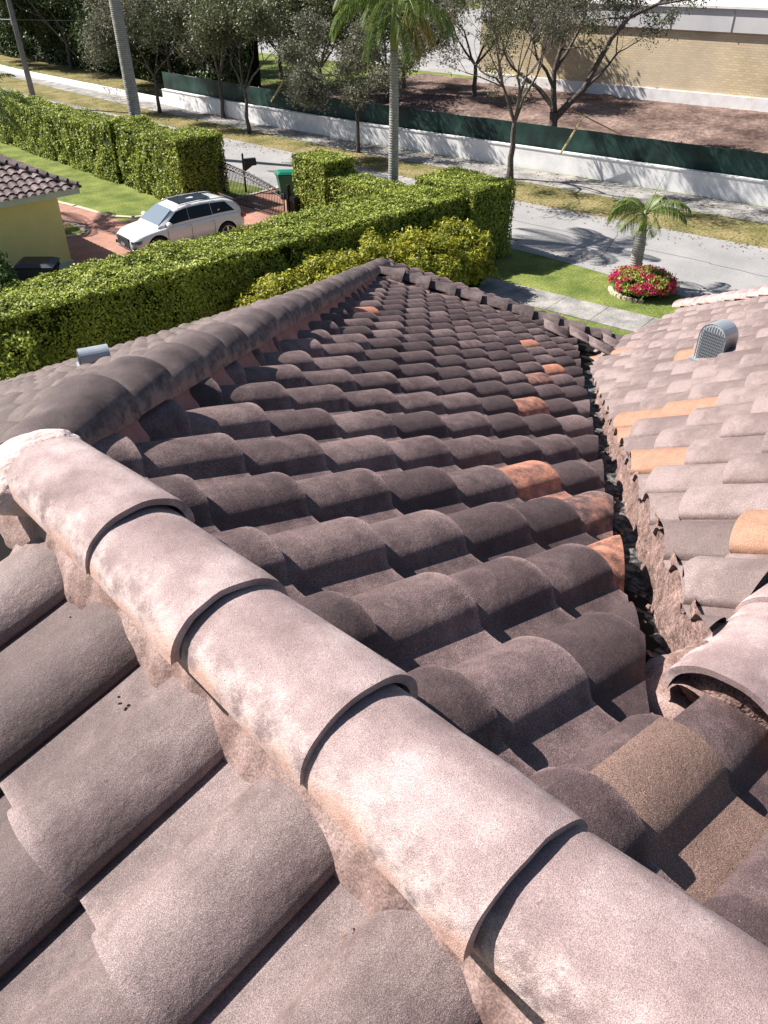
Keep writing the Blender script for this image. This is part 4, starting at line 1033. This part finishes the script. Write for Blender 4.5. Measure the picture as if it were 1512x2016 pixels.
M_band = mat_noise('cladding_band', (.50, .50, .52), (.60, .59, .60), .6, .7, 5)
uvbox('parapet_band', -30, 41, 66.55, 110, 4.75, 6.15, M_band, bd)
uvbox('parapet_cap', -30, 41, 66.4, 110, 6.15, 6.3, M_white, bd)
uvbox('roof', -29.6, 40.6, 67, 109.5, 6.3, 6.34, M_white, bd)
mb = MB()
for k in range(16): 
    p = SW(-28+k*4.4, 66.53); mb.box((p.x, p.y, 5.45), (.05, .03, 1.38), rz=HEAD-SA)
mb.build('band_joints', flat('joint', (.3, .3, .31), .8), bd)
mb = MB(); p = SW(35.5, 66.3); mb.box((p.x, p.y, 3.9), (.5, .5, 1.0), rz=.3); mb.build('wall_box', M_post, bd)
# brick-red building and lot furniture at the top
M_red = brick_mat('red_brick', (.24, .085, .05), (.18, .06, .04), (.22, .15, .12), 1.0, .6, .25, .02)
rb = empty('red_building', (0, 0, 0)); tag(rb, 'dark red brick building at the top behind the parking lot', 'building')
a_ = G(585, 36); 
def cbox(mb, p, w_, d_, h, z0=0, rz=0): mb.box((p.x, p.y, z0+h/2), (w_, d_, h), rz=rz)
rz0 = math.atan2(rt.y, rt.x)
def farbox(name, px0, px1, py, h, dep, mat, parent, z0=0):
    a = G(px0, py); b_ = G(px1, py); d = (b_-a); n = Vector((fw.x, fw.y, 0))*dep; mb = MB(); mb.prism([a, b_, b_+n, a+n], z0, z0+h); return mb.build(name, mat, parent)
farbox('wall', 583, 603, 32, 5, 9, brick_mat('orange_brick', (.33, .12, .06), (.27, .10, .05), (.3, .2, .15), 1.0, .6, .25, .02), rb)
farbox('wall', 603.5, 642, 31, 5, 14, flat('maroon', (.075, .03, .025), .8), rb)
farbox('door', 643, 655, 33, 4.4, 1, flat('door_blue', (.45, .6, .75), .5), rb)
# poles
def pole(name, px, py, h, r, label, cat, lean=(0, 0), mat=M_post, grp=None):
    p = G(px, py); root = empty(name, p); tag(root, label, cat, grp); mb = MB(); mb.tube([(0, 0, 0), (lean[0], lean[1], h)], [r, r*.7], 10); mb.build('shaft', mat, root, True)
    return root
p1 = pole('light_pole', 618, 82, 8, .08, 'slim pale pole in front of the dark red building', 'pole', mat=flat('pale_pole', (.4, .4, .42), .5, .3), grp='poles by the parking lot')
mb = MB(); mb.box((0, 0, 8.05), (.4, .2, .12)); mb.build('lamp_head', M_post, p1)
p1 = pole('light_pole', 663, 95, 8, .09, 'dark pole between the blue car and the red building', 'pole', grp='poles by the parking lot')
mb = MB(); mb.box((0, 0, 8.05), (.4, .2, .12)); mb.build('lamp_head', M_post, p1)
p1 = pole('light_pole', 690, 112, 7.5, .08, 'dark pole standing right in front of the blue car', 'pole', grp='poles by the parking lot')
mb = MB(); mb.box((0, 0, 7.55), (.4, .2, .12)); mb.build('lamp_head', M_post, p1)
# pipe barrier by the lot
br_ = empty('pipe_barrier', G(655, 90)); tag(br_, 'pale pipe barrier frame beside the parking lot', 'barrier'); c0 = br_.location.copy()
mb = MB(); A_, B_ = G(637, 92)-c0, G(672, 88)-c0; mb.tube([A_, A_+Vector((0, 0, 1.9)), B_+Vector((0, 0, 1.9)), B_], .05, 6); mb.build('pipe', flat('pale_pipe', (.5, .52, .55), .4, .2), br_)
# utility pole
M_wood = mat_noise('pole_wood', (.13, .12, .125), (.22, .2, .2), 3, .85, 8, .4, 30, grain=.2, gscale=25)
up_ = SW(60.3, 36.3); root = empty('utility_pole', up_); tag(root, 'leaning dark utility pole between the street and the left hedge', 'utility pole')
mb = MB(); mb.tube([(0, 0, -.1), (-.35, .1, 12.5)], [.2, .15], 12); mb.build('shaft', M_wood, root, True)
mb = MB(); mb.box((-.15, .2, 5.4), (.3, .25, .45)); mb.build('bracket', M_post, root)
mb = MB(); a = Vector(up_)+Vector((-.2, .1, 5.5)); b_ = SW(120, 44, 6.0); mb.tube([a.lerp(b_, k/10)-Vector((0, 0, .8*math.sin(math.pi*k/10))) for k in range(11)], .035, 5); b2 = SW(36, 52, 6.5); mb.tube([a.lerp(b2, k/8)-Vector((0, 0, .4*math.sin(math.pi*k/8))) for k in range(9)], .018, 4)
tag(mb.build('overhead_cable', M_post), 'thin cable strung from the utility pole across the dark trees', 'cable')
mb = MB(); a = Vector(up_)+Vector((-.25, .08, 8.5)); b_ = SW(58.5, 41.9, 0); mb.tube([a, b_], .012, 5); tag(mb.build('guy_wire', M_post), 'steel guy wire running from the utility pole down to the verge', 'guy wire')
# timber props
M_timber = mat_noise('timber', (.42, .33, .16), (.60, .50, .28), 5, .8, 5, grain=.15, gscale=30)
lean = lambda B, C, k: (B, B+(C-B)*k)
for (a, b_, lb) in ((*lean(G(1103, 303, 1.08), G(1131, 258, 2.25), 1.7), 'timber prop slanting over the green fence to the spreading tree'), (bt+cam_off(.35, 2.3, -.2), G(1236, 272, .1), 'timber prop leaning on the spreading tree from the right'),
                    (*lean(G(530, 208, 1.08), G(549, 174, 2.3), 1.6), 'timber prop slanting from the young tree to the fence')):
    a = Vector(a); b_ = Vector(b_); d = (b_-a); mb = MB(); rot = d.to_track_quat('Z', 'Y').to_matrix().to_4x4(); mb.box((0, 0, 0), (.10, .06, d.length), mat=rot)
    o = mb.build('timber_prop', M_timber); o.location = (a+b_)/2; tag(o, lb, 'prop', 'timber props of the lot trees')

# ---------------------------------------------------------------- gate, mailbox, bins
M_iron = flat('wrought_iron', (.02, .02, .022), .45, .6)
GA, GB = Vector((21.3, 33.5, 0)), Vector((21.5, 28.8, 0)); gL = (GB-GA).length
gt = empty('iron_gate', GA, math.atan2((GB-GA).y, (GB-GA).x)); tag(gt, 'black wrought iron driveway gate with arched top, behind the white car', 'gate')
gtop = lambda x: 1.15+.62*math.cos((x/gL)*math.pi/2*1.0)**1.0
mb = MB(); n = 26
for off in (0, -.22): mb.tube([(gL*i/n, 0, gtop(gL*i/n)+off) for i in range(n+1)], .03, 6)
mb.tube([(0, 0, .12), (gL, 0, .12)], .022, 6); mb.tube([(0, 0, .12), (0, 0, gtop(0))], .03, 6); mb.tube([(gL, 0, .1), (gL, 0, gtop(gL))], .03, 6); mb.tube([(0, 0, .35), (gL, 0, .35)], .015, 6)
mb.build('frame', M_iron, gt, True)
bar0 = None; nb = 44
for i in range(1, nb):
    x = gL*i/nb; mb = MB(); mb.tube([(0, 0, .12), (0, 0, gtop(x)-.2)], .015, 5); o = mb.build('bar', M_iron, gt, True); o.location = (x, 0, 0)
mb = MB()
for i in range(22):
    x = gL*(i+.5)/22; z = gtop(x)-.11; mb.tube([(x-.085*math.cos(a), 0, z+.08*math.sin(a*2)+(.05*math.sin(a))) for a in np.linspace(0, math.pi*2, 11)], .014, 4)
mb.build('scrollwork', M_iron, gt, True)
for p, lb in ((Vector((21.75, 28.8, 0)), 'black square gate post with hinge against the right hedge block'),):
    root = empty('gate_post', p); tag(root, lb, 'gate post'); mb = MB(); mb.box((0, 0, .72), (.16, .16, 1.45)); mb.build('post', M_iron, root, bevel=.01)
    mb = MB(); mb.box((.1, -.28, .55), (.3, .35, .9)); mb.box((.0, -.14, .95), (.06, .2, .08)); mb.build('gate_opener', M_iron, root, bevel=.01)
# mailbox
M_mail = flat('mailbox_paint', (.028, .024, .03), .4, .3)
mp_ = G(484, 378); root = empty('mailbox', mp_, math.atan2(rt.y, rt.x)+.5); tag(root, 'dark post-mounted mailbox with finial standing beyond the gate', 'mailbox')
mb = MB(); mb.tube([(0, 0, 0), (0, 0, 1.62), (0, 0, 1.66), (0, 0, 1.78)], [.05, .045, .06, .01], 10); mb.build('post', M_mail, root, True)
mb = MB(); n = 10; sec = [(-.13, -.14)]+[(-.13*math.cos(math.pi*a/n), .06+.13*math.sin(math.pi*a/n)) for a in range(n+1)]+[(.13, -.14)]
V = [(x, a, 1.32+z) for x in (.06, .62) for a, z in sec]; m_ = len(sec); mb.add(V, [(i, (i+1) % m_, m_+(i+1) % m_, m_+i) for i in range(m_)]+[tuple(range(m_))[::-1], tuple(range(m_, 2*m_))]); mb.build('box', M_mail, root)
mb = MB(); mb.add([(.05, .02, 1.18), (.5, .02, 1.18), (.05, .02, .92), (.05, -.02, 1.18), (.5, -.02, 1.18), (.05, -.02, .92)], [(0, 1, 2), (3, 5, 4), (0, 3, 4, 1), (1, 4, 5, 2), (0, 2, 5, 3)]); mb.build('bracket', M_mail, root)
def wheelie(name, p, rz, c, lidc, label, h=1.1, sc=1.0):
    root = empty(name, p, rz); tag(root, label, 'bin'); mb = MB(); w0, w1, d0, d1 = .27*sc, .35*sc, .27*sc, .41*sc
    V = [(-w0, -d0, 0), (w0, -d0, 0), (w0, d0, 0), (-w0, d0, 0), (-w1, -d1, h-.08), (w1, -d1, h-.08), (w1, d1, h-.08), (-w1, d1, h-.08)]
    mb.add(V, [(0, 3, 2, 1), (4, 5, 6, 7), (0, 1, 5, 4), (1, 2, 6, 5), (2, 3, 7, 6), (3, 0, 4, 7)]); mb.box((0, -d1-.01, h-.22), (w1*1.7, .04, .06)); mb.build('body', flat(name+'_body', c, .45), root, bevel=.02)
    mb = MB(); mb.add([(-w1-.03, -d1-.05, h-.08), (w1+.03, -d1-.05, h-.08), (w1+.03, d1+.03, h-.06), (-w1-.03, d1+.03, h-.06), (-w1*.8, -d1*.7, h+.02), (w1*.8, -d1*.7, h+.02), (w1*.8, d1*.8, h+.04), (-w1*.8, d1*.8, h+.04)],
        [(0, 3, 2, 1), (4, 5, 6, 7), (0, 1, 5, 4), (1, 2, 6, 5), (2, 3, 7, 6), (3, 0, 4, 7)]); mb.build('lid', flat(name+'_lid', lidc, .4), root, bevel=.02)
    for sx in (-1, 1): 
        mb = MB(); mb.tube([(sx*(w0+.02), d0, .13), (sx*(w0+.09), d0, .13)], .13, 16); mb.build('wheel', flat('rubber', (.015, .015, .015), .8), root)
    mb = MB(); mb.tube([(-w1*.8, d1+.06, h-.1), (w1*.8, d1+.06, h-.1)], .018, 6); mb.build('handle', flat(name+'_h', c, .5), root)
    return root
gb_ = wheelie('wheelie_bin', G(567, 388), 1.1, (.004, .10, .06), (.006, .16, .10), 'green wheeled rubbish bin with white sticker beyond the gate', 1.15, 1.15)
mb = MB(); mb.box((.2, -.47, .84), (.16, .01, .2)); mb.build('sticker', flat('sticker', (.6, .65, .7), .5), gb_)
wheelie('wheelie_bin', G(88, 580), .9, (.008, .012, .035), (.010, .014, .035), 'dark blue bin with closed lid against the yellow wall', 1.15, 1.5)

# ---------------------------------------------------------------- neighbour's house
M_yel = mat_noise('yellow_stucco', (.74, .62, .27), (.80, .68, .33), 2, .9, 6, .25, 60, grain=.06, gscale=40)
M_soff = mat_noise('fascia_paint', (.50, .52, .46), (.60, .62, .56), 2, .7, 4)
nh = empty('neighbour_house', (0, 0, 0)); tag(nh, 'yellow stucco house with brown barrel tile hip roof at the left edge', 'house')
c_ = G(145, 532)
mb = MB(); mb.box((c_.x-5, c_.y+5, 1.36), (10, 10, 2.72)); mb.build('wall', M_yel, nh)
mb = MB(); mb.box((c_.x-5+.03, c_.y+5-.03, .12), (10.06, 10.06, .5)); mb.build('base_band', M_soff, nh)
ex, ey, ez = c_.x+.62, c_.y-.55, 2.72
mb = MB(); mb.box((ex-5.6, ey+5.6, ez+.09), (11.2, 11.2, .22)); mb.build('fascia', M_soff, nh)
def NSz(x, y): return ez+.2-EYE+.42*(y-ey)
def NEz(x, y): return ez+.2-EYE+.42*(ex-x)
sN = surf_fn(NSz, (0, -1), (ex-12.4, ey+5.2))
tile_face('roof_slope', sN, (0, 41), (0, 17), .31, TE, [(Vector((ex, ey)), Vector((-.7071, -.7071))), (Vector((ex, ey-.10)), Vector((0, 1)))], MT_mid, parent=nh, jit=.8)['label'] = 'near tile slope of the yellow house'
sE = surf_fn(NEz, (1, 0), (ex-5.2, ey+12.4-.31*41))
tile_face('roof_slope', sE, (0, 41), (0, 17), .31, TE, [(Vector((ex, ey)), Vector((.7071, .7071))), (Vector((ex+.10, ey)), Vector((-1, 0)))], MT_mid, parent=nh, jit=.8)
hd = Vector((-1, 1, .42)); 
for k in range(18):
    q = Vector((ex, ey, ez+.2))+hd.normalized()*(.05+.343*k); me = cap_meshes['brown'][k % 4]
    o = bpy.data.objects.new('ridge_cap', me); col.objects.link(o); o.parent = nh
    d = (-hd).normalized(); d = (d+Vector((0, 0, .03))).normalized(); y = Vector((0, 0, 1)).cross(d).normalized(); z = d.cross(y); rot = Matrix((d, y, z)).transposed().to_4x4()
    o.matrix_world = Matrix.Translation(q-d*.42+z*.06) @ rot
mb = MB(); mb.box((c_.x+.02, c_.y+1.2, 2.0), (.12, .3, .7)); mb.build('wall_lamp', M_iron, nh, bevel=.03)

# ---------------------------------------------------------------- cars
M_wpaint = flat('white_car_paint', (.78, .79, .80), .25, 0, .5, .8)
M_glass = flat('car_glass', (.006, .007, .009), .2, 0, .35, 0)
M_wshield = flat('windscreen', (.16, .20, .24), .05, 0, .9, .5)
M_tyre = flat('tyre', (.015, .015, .015), .8); M_alloy = flat('alloy', (.45, .45, .47), .3, .9); M_trim = flat('car_trim', (.02, .02, .022), .5); M_chrome = flat('chrome', (.6, .6, .62), .2, 1.0)
M_head = flat('lamp_glass', (.10, .13, .17), .1, 0, .8, .5); M_tail = flat('tail_lamp', (.35, .02, .02), .2)
def car(name, loc, rz, paint, label, scale=1.0, group=None):
    root = empty(name, loc, rz); tag(root, label, 'car', group)
    # body: stations along x (front = +x); section half-widths and heights
    st = [(-2.50, .55, .62, .80, .42), (-2.42, .86, .42, 1.02, .38), (-2.2, .95, .34, 1.10, .34), (-1.5, .985, .28, 1.14, .30), (-.6, .985, .26, 1.12, .28), (.3, .98, .26, 1.09, .27), (1.0, .98, .26, 1.06, .27), (1.45, .975, .28, 1.01, .28), (1.95, .95, .30, .95, .30), (2.25, .88, .33, .86, .30), (2.42, .74, .36, .76, .30), (2.5, .55, .42, .68, .34)]
    V = []; F = []; n = 0
    for (x, wd, zb, zt, z0) in st:
        zm = (zb+zt)/2
        sec = [(0, z0), (wd*.80, z0), (wd*.965, z0+.10), (wd*1.0, zm-.05), (wd*.995, zm+.12), (wd*.965, zt-.09), (wd*.90, zt-.02), (wd*.6, zt+.035), (0, zt+.055)]
        ring = [(x, y, z) for y, z in sec]+[(x, -y, z) for y, z in sec[-2:0:-1]]; n = len(ring); V += ring
    for i in range(len(st)-1):
        for k in range(n): F.append((i*n+k, (i+1)*n+k, (i+1)*n+(k+1) % n, i*n+(k+1) % n))
    F += [tuple(range(n)), tuple((len(st)-1)*n+k for k in range(n))[::-1]]
    me = bpy.data.meshes.new('body'); me.from_pydata(V, [], F); o = link('body', me, [paint, M_trim], None, True)
    bm = bmesh.new(); bm.from_mesh(me); bmesh.ops.recalc_face_normals(bm, faces=bm.faces); bm.to_mesh(me); bm.free()
    s_ = o.modifiers.new('s', 'SUBSURF'); s_.levels = 2; s_.render_levels = 2
    cut = MB()
    for wx in (-1.5, 1.5): cut.tube([(wx, -1.2, .385), (wx, -.68, .385)], .46, 28, mi=1); cut.tube([(wx, .68, .385), (wx, 1.2, .385)], .46, 28, mi=1)
    co = cut.build('cut', [M_trim, M_trim], None); cbm = bmesh.new(); cbm.from_mesh(co.data); bmesh.ops.recalc_face_normals(cbm, faces=cbm.faces); cbm.to_mesh(co.data); cbm.free()
    b_ = o.modifiers.new('b', 'BOOLEAN'); b_.object = co; b_.operation = 'DIFFERENCE'; b_.solver = 'EXACT'
    dg = bpy.context.evaluated_depsgraph_get(); me2 = bpy.data.meshes.new_from_object(o.evaluated_get(dg)); o.modifiers.clear(); o.data = me2
    bpy.data.objects.remove(co); o.parent = root; me2.polygons.foreach_set('use_smooth', [True]*len(me2.polygons)); me2.set_sharp_from_angle(angle=R(35))
    # greenhouse
    gs = [(-2.34, .70, 1.08, 1.20, .62), (-2.12, .82, 1.10, 1.44, .58), (-1.6, .86, 1.10, 1.63, .63), (-.6, .88, 1.09, 1.70, .66), (.15, .88, 1.08, 1.68, .66), (.55, .87, 1.06, 1.58, .64), (1.34, .83, 1.03, 1.10, .74), (1.42, .80, 1.0, 1.03, .76)]
    def side_pt(x, f):
        for a, b__ in zip(gs[:-1], gs[1:]):
            if a[0] <= x <= b__[0]:
                k = (x-a[0])/(b__[0]-a[0]); wb = a[1]+(b__[1]-a[1])*k; zb = a[2]+(b__[2]-a[2])*k; zt = a[3]+(b__[3]-a[3])*k; wt = a[4]+(b__[4]-a[4])*k
                return (wb+(wt-wb)*f, zb+(zt-zb)*f)
    V = []; F = []
    for (x, wb, zb, zt, wt) in gs:
        h = zt-zb; sec = [(wb, zb-.12), (wb, zb), (wb+(wt-wb)*.80, zb+h*.80), (wt-.02, zb+h*.94), (wt*.6, zt+.0), (0, zt+.015)]
        ring = [(x, y, z) for y, z in sec]+[(x, -y, z) for y, z in sec[-2::-1]]; n = len(ring); V += ring
    for i in range(len(gs)-1):
        for k in range(n-1): F.append((i*n+k, (i+1)*n+k, (i+1)*n+k+1, i*n+k+1))
    F += [tuple(range(n)), tuple((len(gs)-1)*n+k for k in range(n))[::-1]]
    me = bpy.data.meshes.new('cabin'); me.from_pydata(V, [], F); bm = bmesh.new(); bm.from_mesh(me); bmesh.ops.recalc_face_normals(bm, faces=bm.faces); bm.to_mesh(me); bm.free(); link('cabin', me, paint, root, True); me.set_sharp_from_angle(angle=R(50))
    # side windows
    def win(x0, x1, f0, f1, sg, slope0=0, slope1=0, nm='window'):
        pts = []
        m_ = 8
        for i in range(m_+1): x = x0+(x1-x0)*i/m_; w_, z = side_pt(x, f0); pts.append((x, sg*(w_+.012), z))
        for i in range(m_+1):
            x = x1-(x1-x0)*i/m_; xx = x+slope1*(1-i/m_)+slope0*(i/m_); w_, z = side_pt(min(1.4, max(-2.3, xx)), f1); pts.append((xx, sg*(w_+.014), z))
        mb = MB(); mb.add(pts+[(p[0], p[1]-sg*.02, p[2]) for p in pts], [tuple(range(len(pts))), tuple(range(len(pts), 2*len(pts)))[::-1]]+[(i, (i+1) % len(pts), len(pts)+(i+1) % len(pts), len(pts)+i) for i in range(len(pts))]); mb.build(nm, M_glass, root)
    for sg in (-1, 1):
        win(.065, 1.12, .10, .78, sg, 0, -.60); win(-.945, .045, .10, .79, sg, 0, 0); win(-2.0, -.965, .12, .78, sg, .34, 0)
        mb = MB(); mb.box((1.02, sg*1.03, 1.16), (.16, .24, .15)); mb.build('mirror', paint, root, bevel=.04)
        mb = MB(); mb.tube([(-1.8, sg*.62, 1.60), (-1.5, sg*.64, 1.665), (-.4, sg*.66, 1.70), (.2, sg*.65, 1.675), (.4, sg*.64, 1.63)], .018, 6); mb.build('roof_rail', M_chrome, root, True)
        for hx in (.15, -.85): mb = MB(); mb.box((hx, sg*.985, .93), (.2, .03, .035)); mb.build('door_handle', paint, root, bevel=.008)
        mb = MB()
        for dx in (1.08, .06, -.95): mb.box((dx, sg*.986, .68), (.008, .012, .62))
        mb.build('door_seam', M_trim, root)
        mb = MB(); mb.box((0, sg*.975, .30), (2.1, .04, .10)); mb.build('sill_trim', M_chrome if False else M_trim, root, bevel=.01)
        mb = MB(); V = [(2.16, .955, .74), (2.42, .78, .70), (2.47, .62, .68), (2.47, .60, .60), (2.40, .80, .58), (2.2, .94, .62)]; V = [(x, sg*y, z+.02) for x, y, z in V]; Vb = [(x-.06, y*.94, z) for x, y, z in V]
        mb.add(V+Vb, [tuple(range(6)), tuple(range(6, 12))[::-1]]+[(i, (i+1) % 6, 6+(i+1) % 6, 6+i) for i in range(6)]); mb.build('headlight', M_head, root)
        mb = MB(); mb.box((-2.32, sg*.86, .93), (.22, .22, .16)); mb.build('tail_light', M_tail, root, bevel=.03)
        mb = MB(); mb.box((2.355, sg*.68, .43), (.12, .30, .11), rz=-sg*.5); mb.build('air_intake', M_trim, root, bevel=.02)
        for wx in (-1.5, 1.5):
            wr_ = empty('wheel', (wx, sg*.86, .385)); wr_.parent = root
            mb = MB(); mb.tube([(0, -.13, 0), (0, -.115, 0), (0, .115, 0), (0, .13, 0)], [.35, .385, .385, .35], 32); mb.build('tyre', M_tyre, wr_, True).data.set_sharp_from_angle(angle=R(30))
            mb = MB(); y = sg*.132
            for k in range(5):
                a = 2*math.pi*k/5; rot = Matrix.Rotation(-a, 4, 'Y'); mb.box(rot @ Vector((0, y, .15)), (.085, .02, .24), mat=rot)
            mb.tube([(0, y-.01, 0), (0, y+.012, 0)], .06, 12); mb.tube([(.275*math.cos(a), y, .275*math.sin(a)) for a in np.linspace(0, 2*math.pi, 25)], .02, 6, cap=False); mb.build('rim', M_alloy, wr_)
    # windscreen, rear window, sunroof
    def quad(nm, P, mat, th=.012):
        P = [Vector(p) for p in P]; nn = (P[1]-P[0]).cross(P[-1]-P[0]).normalized(); mb = MB(); k = len(P); mb.add(P+[p-nn*th for p in P], [tuple(range(k)), tuple(range(k, 2*k))[::-1]]+[(i, (i+1) % k, k+(i+1) % k, k+i) for i in range(k)]); mb.build(nm, mat, root)
    quad('windscreen', [(1.34, -.73, 1.115), (1.34, .73, 1.115), (.64, .59, 1.575), (.64, -.59, 1.575)], M_wshield)
    quad('rear_window', [(-2.38, .62, 1.22), (-2.38, -.62, 1.22), (-2.10, -.56, 1.56), (-2.10, .56, 1.56)], M_glass)
    quad('sunroof', [(.25, -.46, 1.70), (.25, .46, 1.70), (-1.15, .46, 1.718), (-1.15, -.46, 1.718)], M_glass)
    mb = MB(); mb.box((2.475, 0, .60), (.07, .98, .36)); mb.build('grille', M_trim, root, bevel=.03)
    mb = MB()
    for k in range(6): mb.box((2.515, 0, .455+.058*k), (.02, .92, .014))
    mb.build('grille_bars', M_chrome, root)
    mb = MB(); mb.box((2.52, 0, .50), (.02, .32, .11)); mb.build('number_plate', flat('plate', (.25, .25, .27), .5), root)
    mb = MB(); mb.box((2.40, 0, .33), (.16, 1.2, .03)); mb.build('bumper_lip', M_chrome, root, bevel=.01)
    root.scale = (scale,)*3
    return root
fcp = G(300, 470, .9); 
car('parked_car', (16.5, 28.95, 0), math.pi+R(-3), M_wpaint, 'white SUV with dark sunroof and windows parked on the red driveway', 1.0)
bc = G(693, 76)
car('distant_car', (bc.x, bc.y, 0), math.atan2(rt.y, rt.x)+.15, flat('blue_paint', (.01, .03, .35), .3, .2, .5, .8), 'bright blue car parked in the far lot behind the slim poles', .9)
fp_ = G(722, 100); root = empty('fan_palm', fp_); tag(root, 'small dark fan palm beside the blue car', 'palm tree'); fm = MB(); Q = []
for k in range(14): Q.extend(frond(fm, (0, 0, 2.2), k*2.4, 1.0-.09*k, 1.6, 1.1, 24, .6, .06, .5, .03, seed=160+k))
fm.build('frond_stems', M_shaft, root, True); quads_obj('crown', Q, LM_dark, root); palm_trunk(root, [(0, 0, 0), (0, 0, 2.2)], [.15, .12])

# ---------------------------------------------------------------- fallen leaves and street wear
n = 5200; ss = rng.uniform(-6, 60, n); k_ = rng.random(n)
ww = np.where(k_ < .62, rng.uniform(34.2, 40.6, n), np.where(k_ < .85, 34.6-np.abs(rng.normal(0, .8, n)), 28.3+np.abs(rng.normal(0, .6, n))))+np.interp(ss, [-6, 14, 34, 60], [0, 0, 1.4, 3.6])*(k_ < .85)+np.interp(ss, [-6, 7.8, 14, 60], [-1.3, -1, 0, 3])*(k_ >= .85)
P = np.array([tuple(SW(a, b_, .03)) for a, b_ in zip(ss, ww)])
V, F = leaf_quads(P, np.tile([0, 0, 1.0], (n, 1)), .07, .25, 1.8)
lf = leaf_mesh('leaf_litter', V, F, leaf_mat('dry_leaf', (.09, .055, .03), (.30, .20, .10), 0, .8, 2, .2)); tag(lf, 'scattered dry leaves on the verge and along the road edges', 'leaf litter', kind='stuff')
# small cracks and sealed joints in the asphalt
mb = MB()
for q0, q1, wd in (((8.5, 31.2), (30, 32.6), .03), ((12, 29.3), (13.2, 34.2), .025), ((17.5, 30), (18.6, 34.4), .02), ((2, 30.6), (8.5, 31.2), .03), ((24, 29.5), (25, 35), .02)):
    pts = []
    for i in range(25):
        t_ = i/24; a = q0[0]+(q1[0]-q0[0])*t_; b_ = q0[1]+(q1[1]-q0[1])*t_; p = SW(a+.12*noise.noise(Vector((t_*9, q0[0], 0))), b_+.12*noise.noise(Vector((t_*9, q0[1], 4))), .0135); pts.append(p)
    for a, b_ in zip(pts[:-1], pts[1:]):
        d = (b_-a).normalized(); nn = Vector((-d.y, d.x, 0))*wd/2; mb.add([a-nn, b_-nn, b_+nn, a+nn], [(0, 1, 2, 3)])
o = mb.build('road_cracks', flat('tar_line', (.07, .068, .068), .9)); o['kind'] = 'structure'
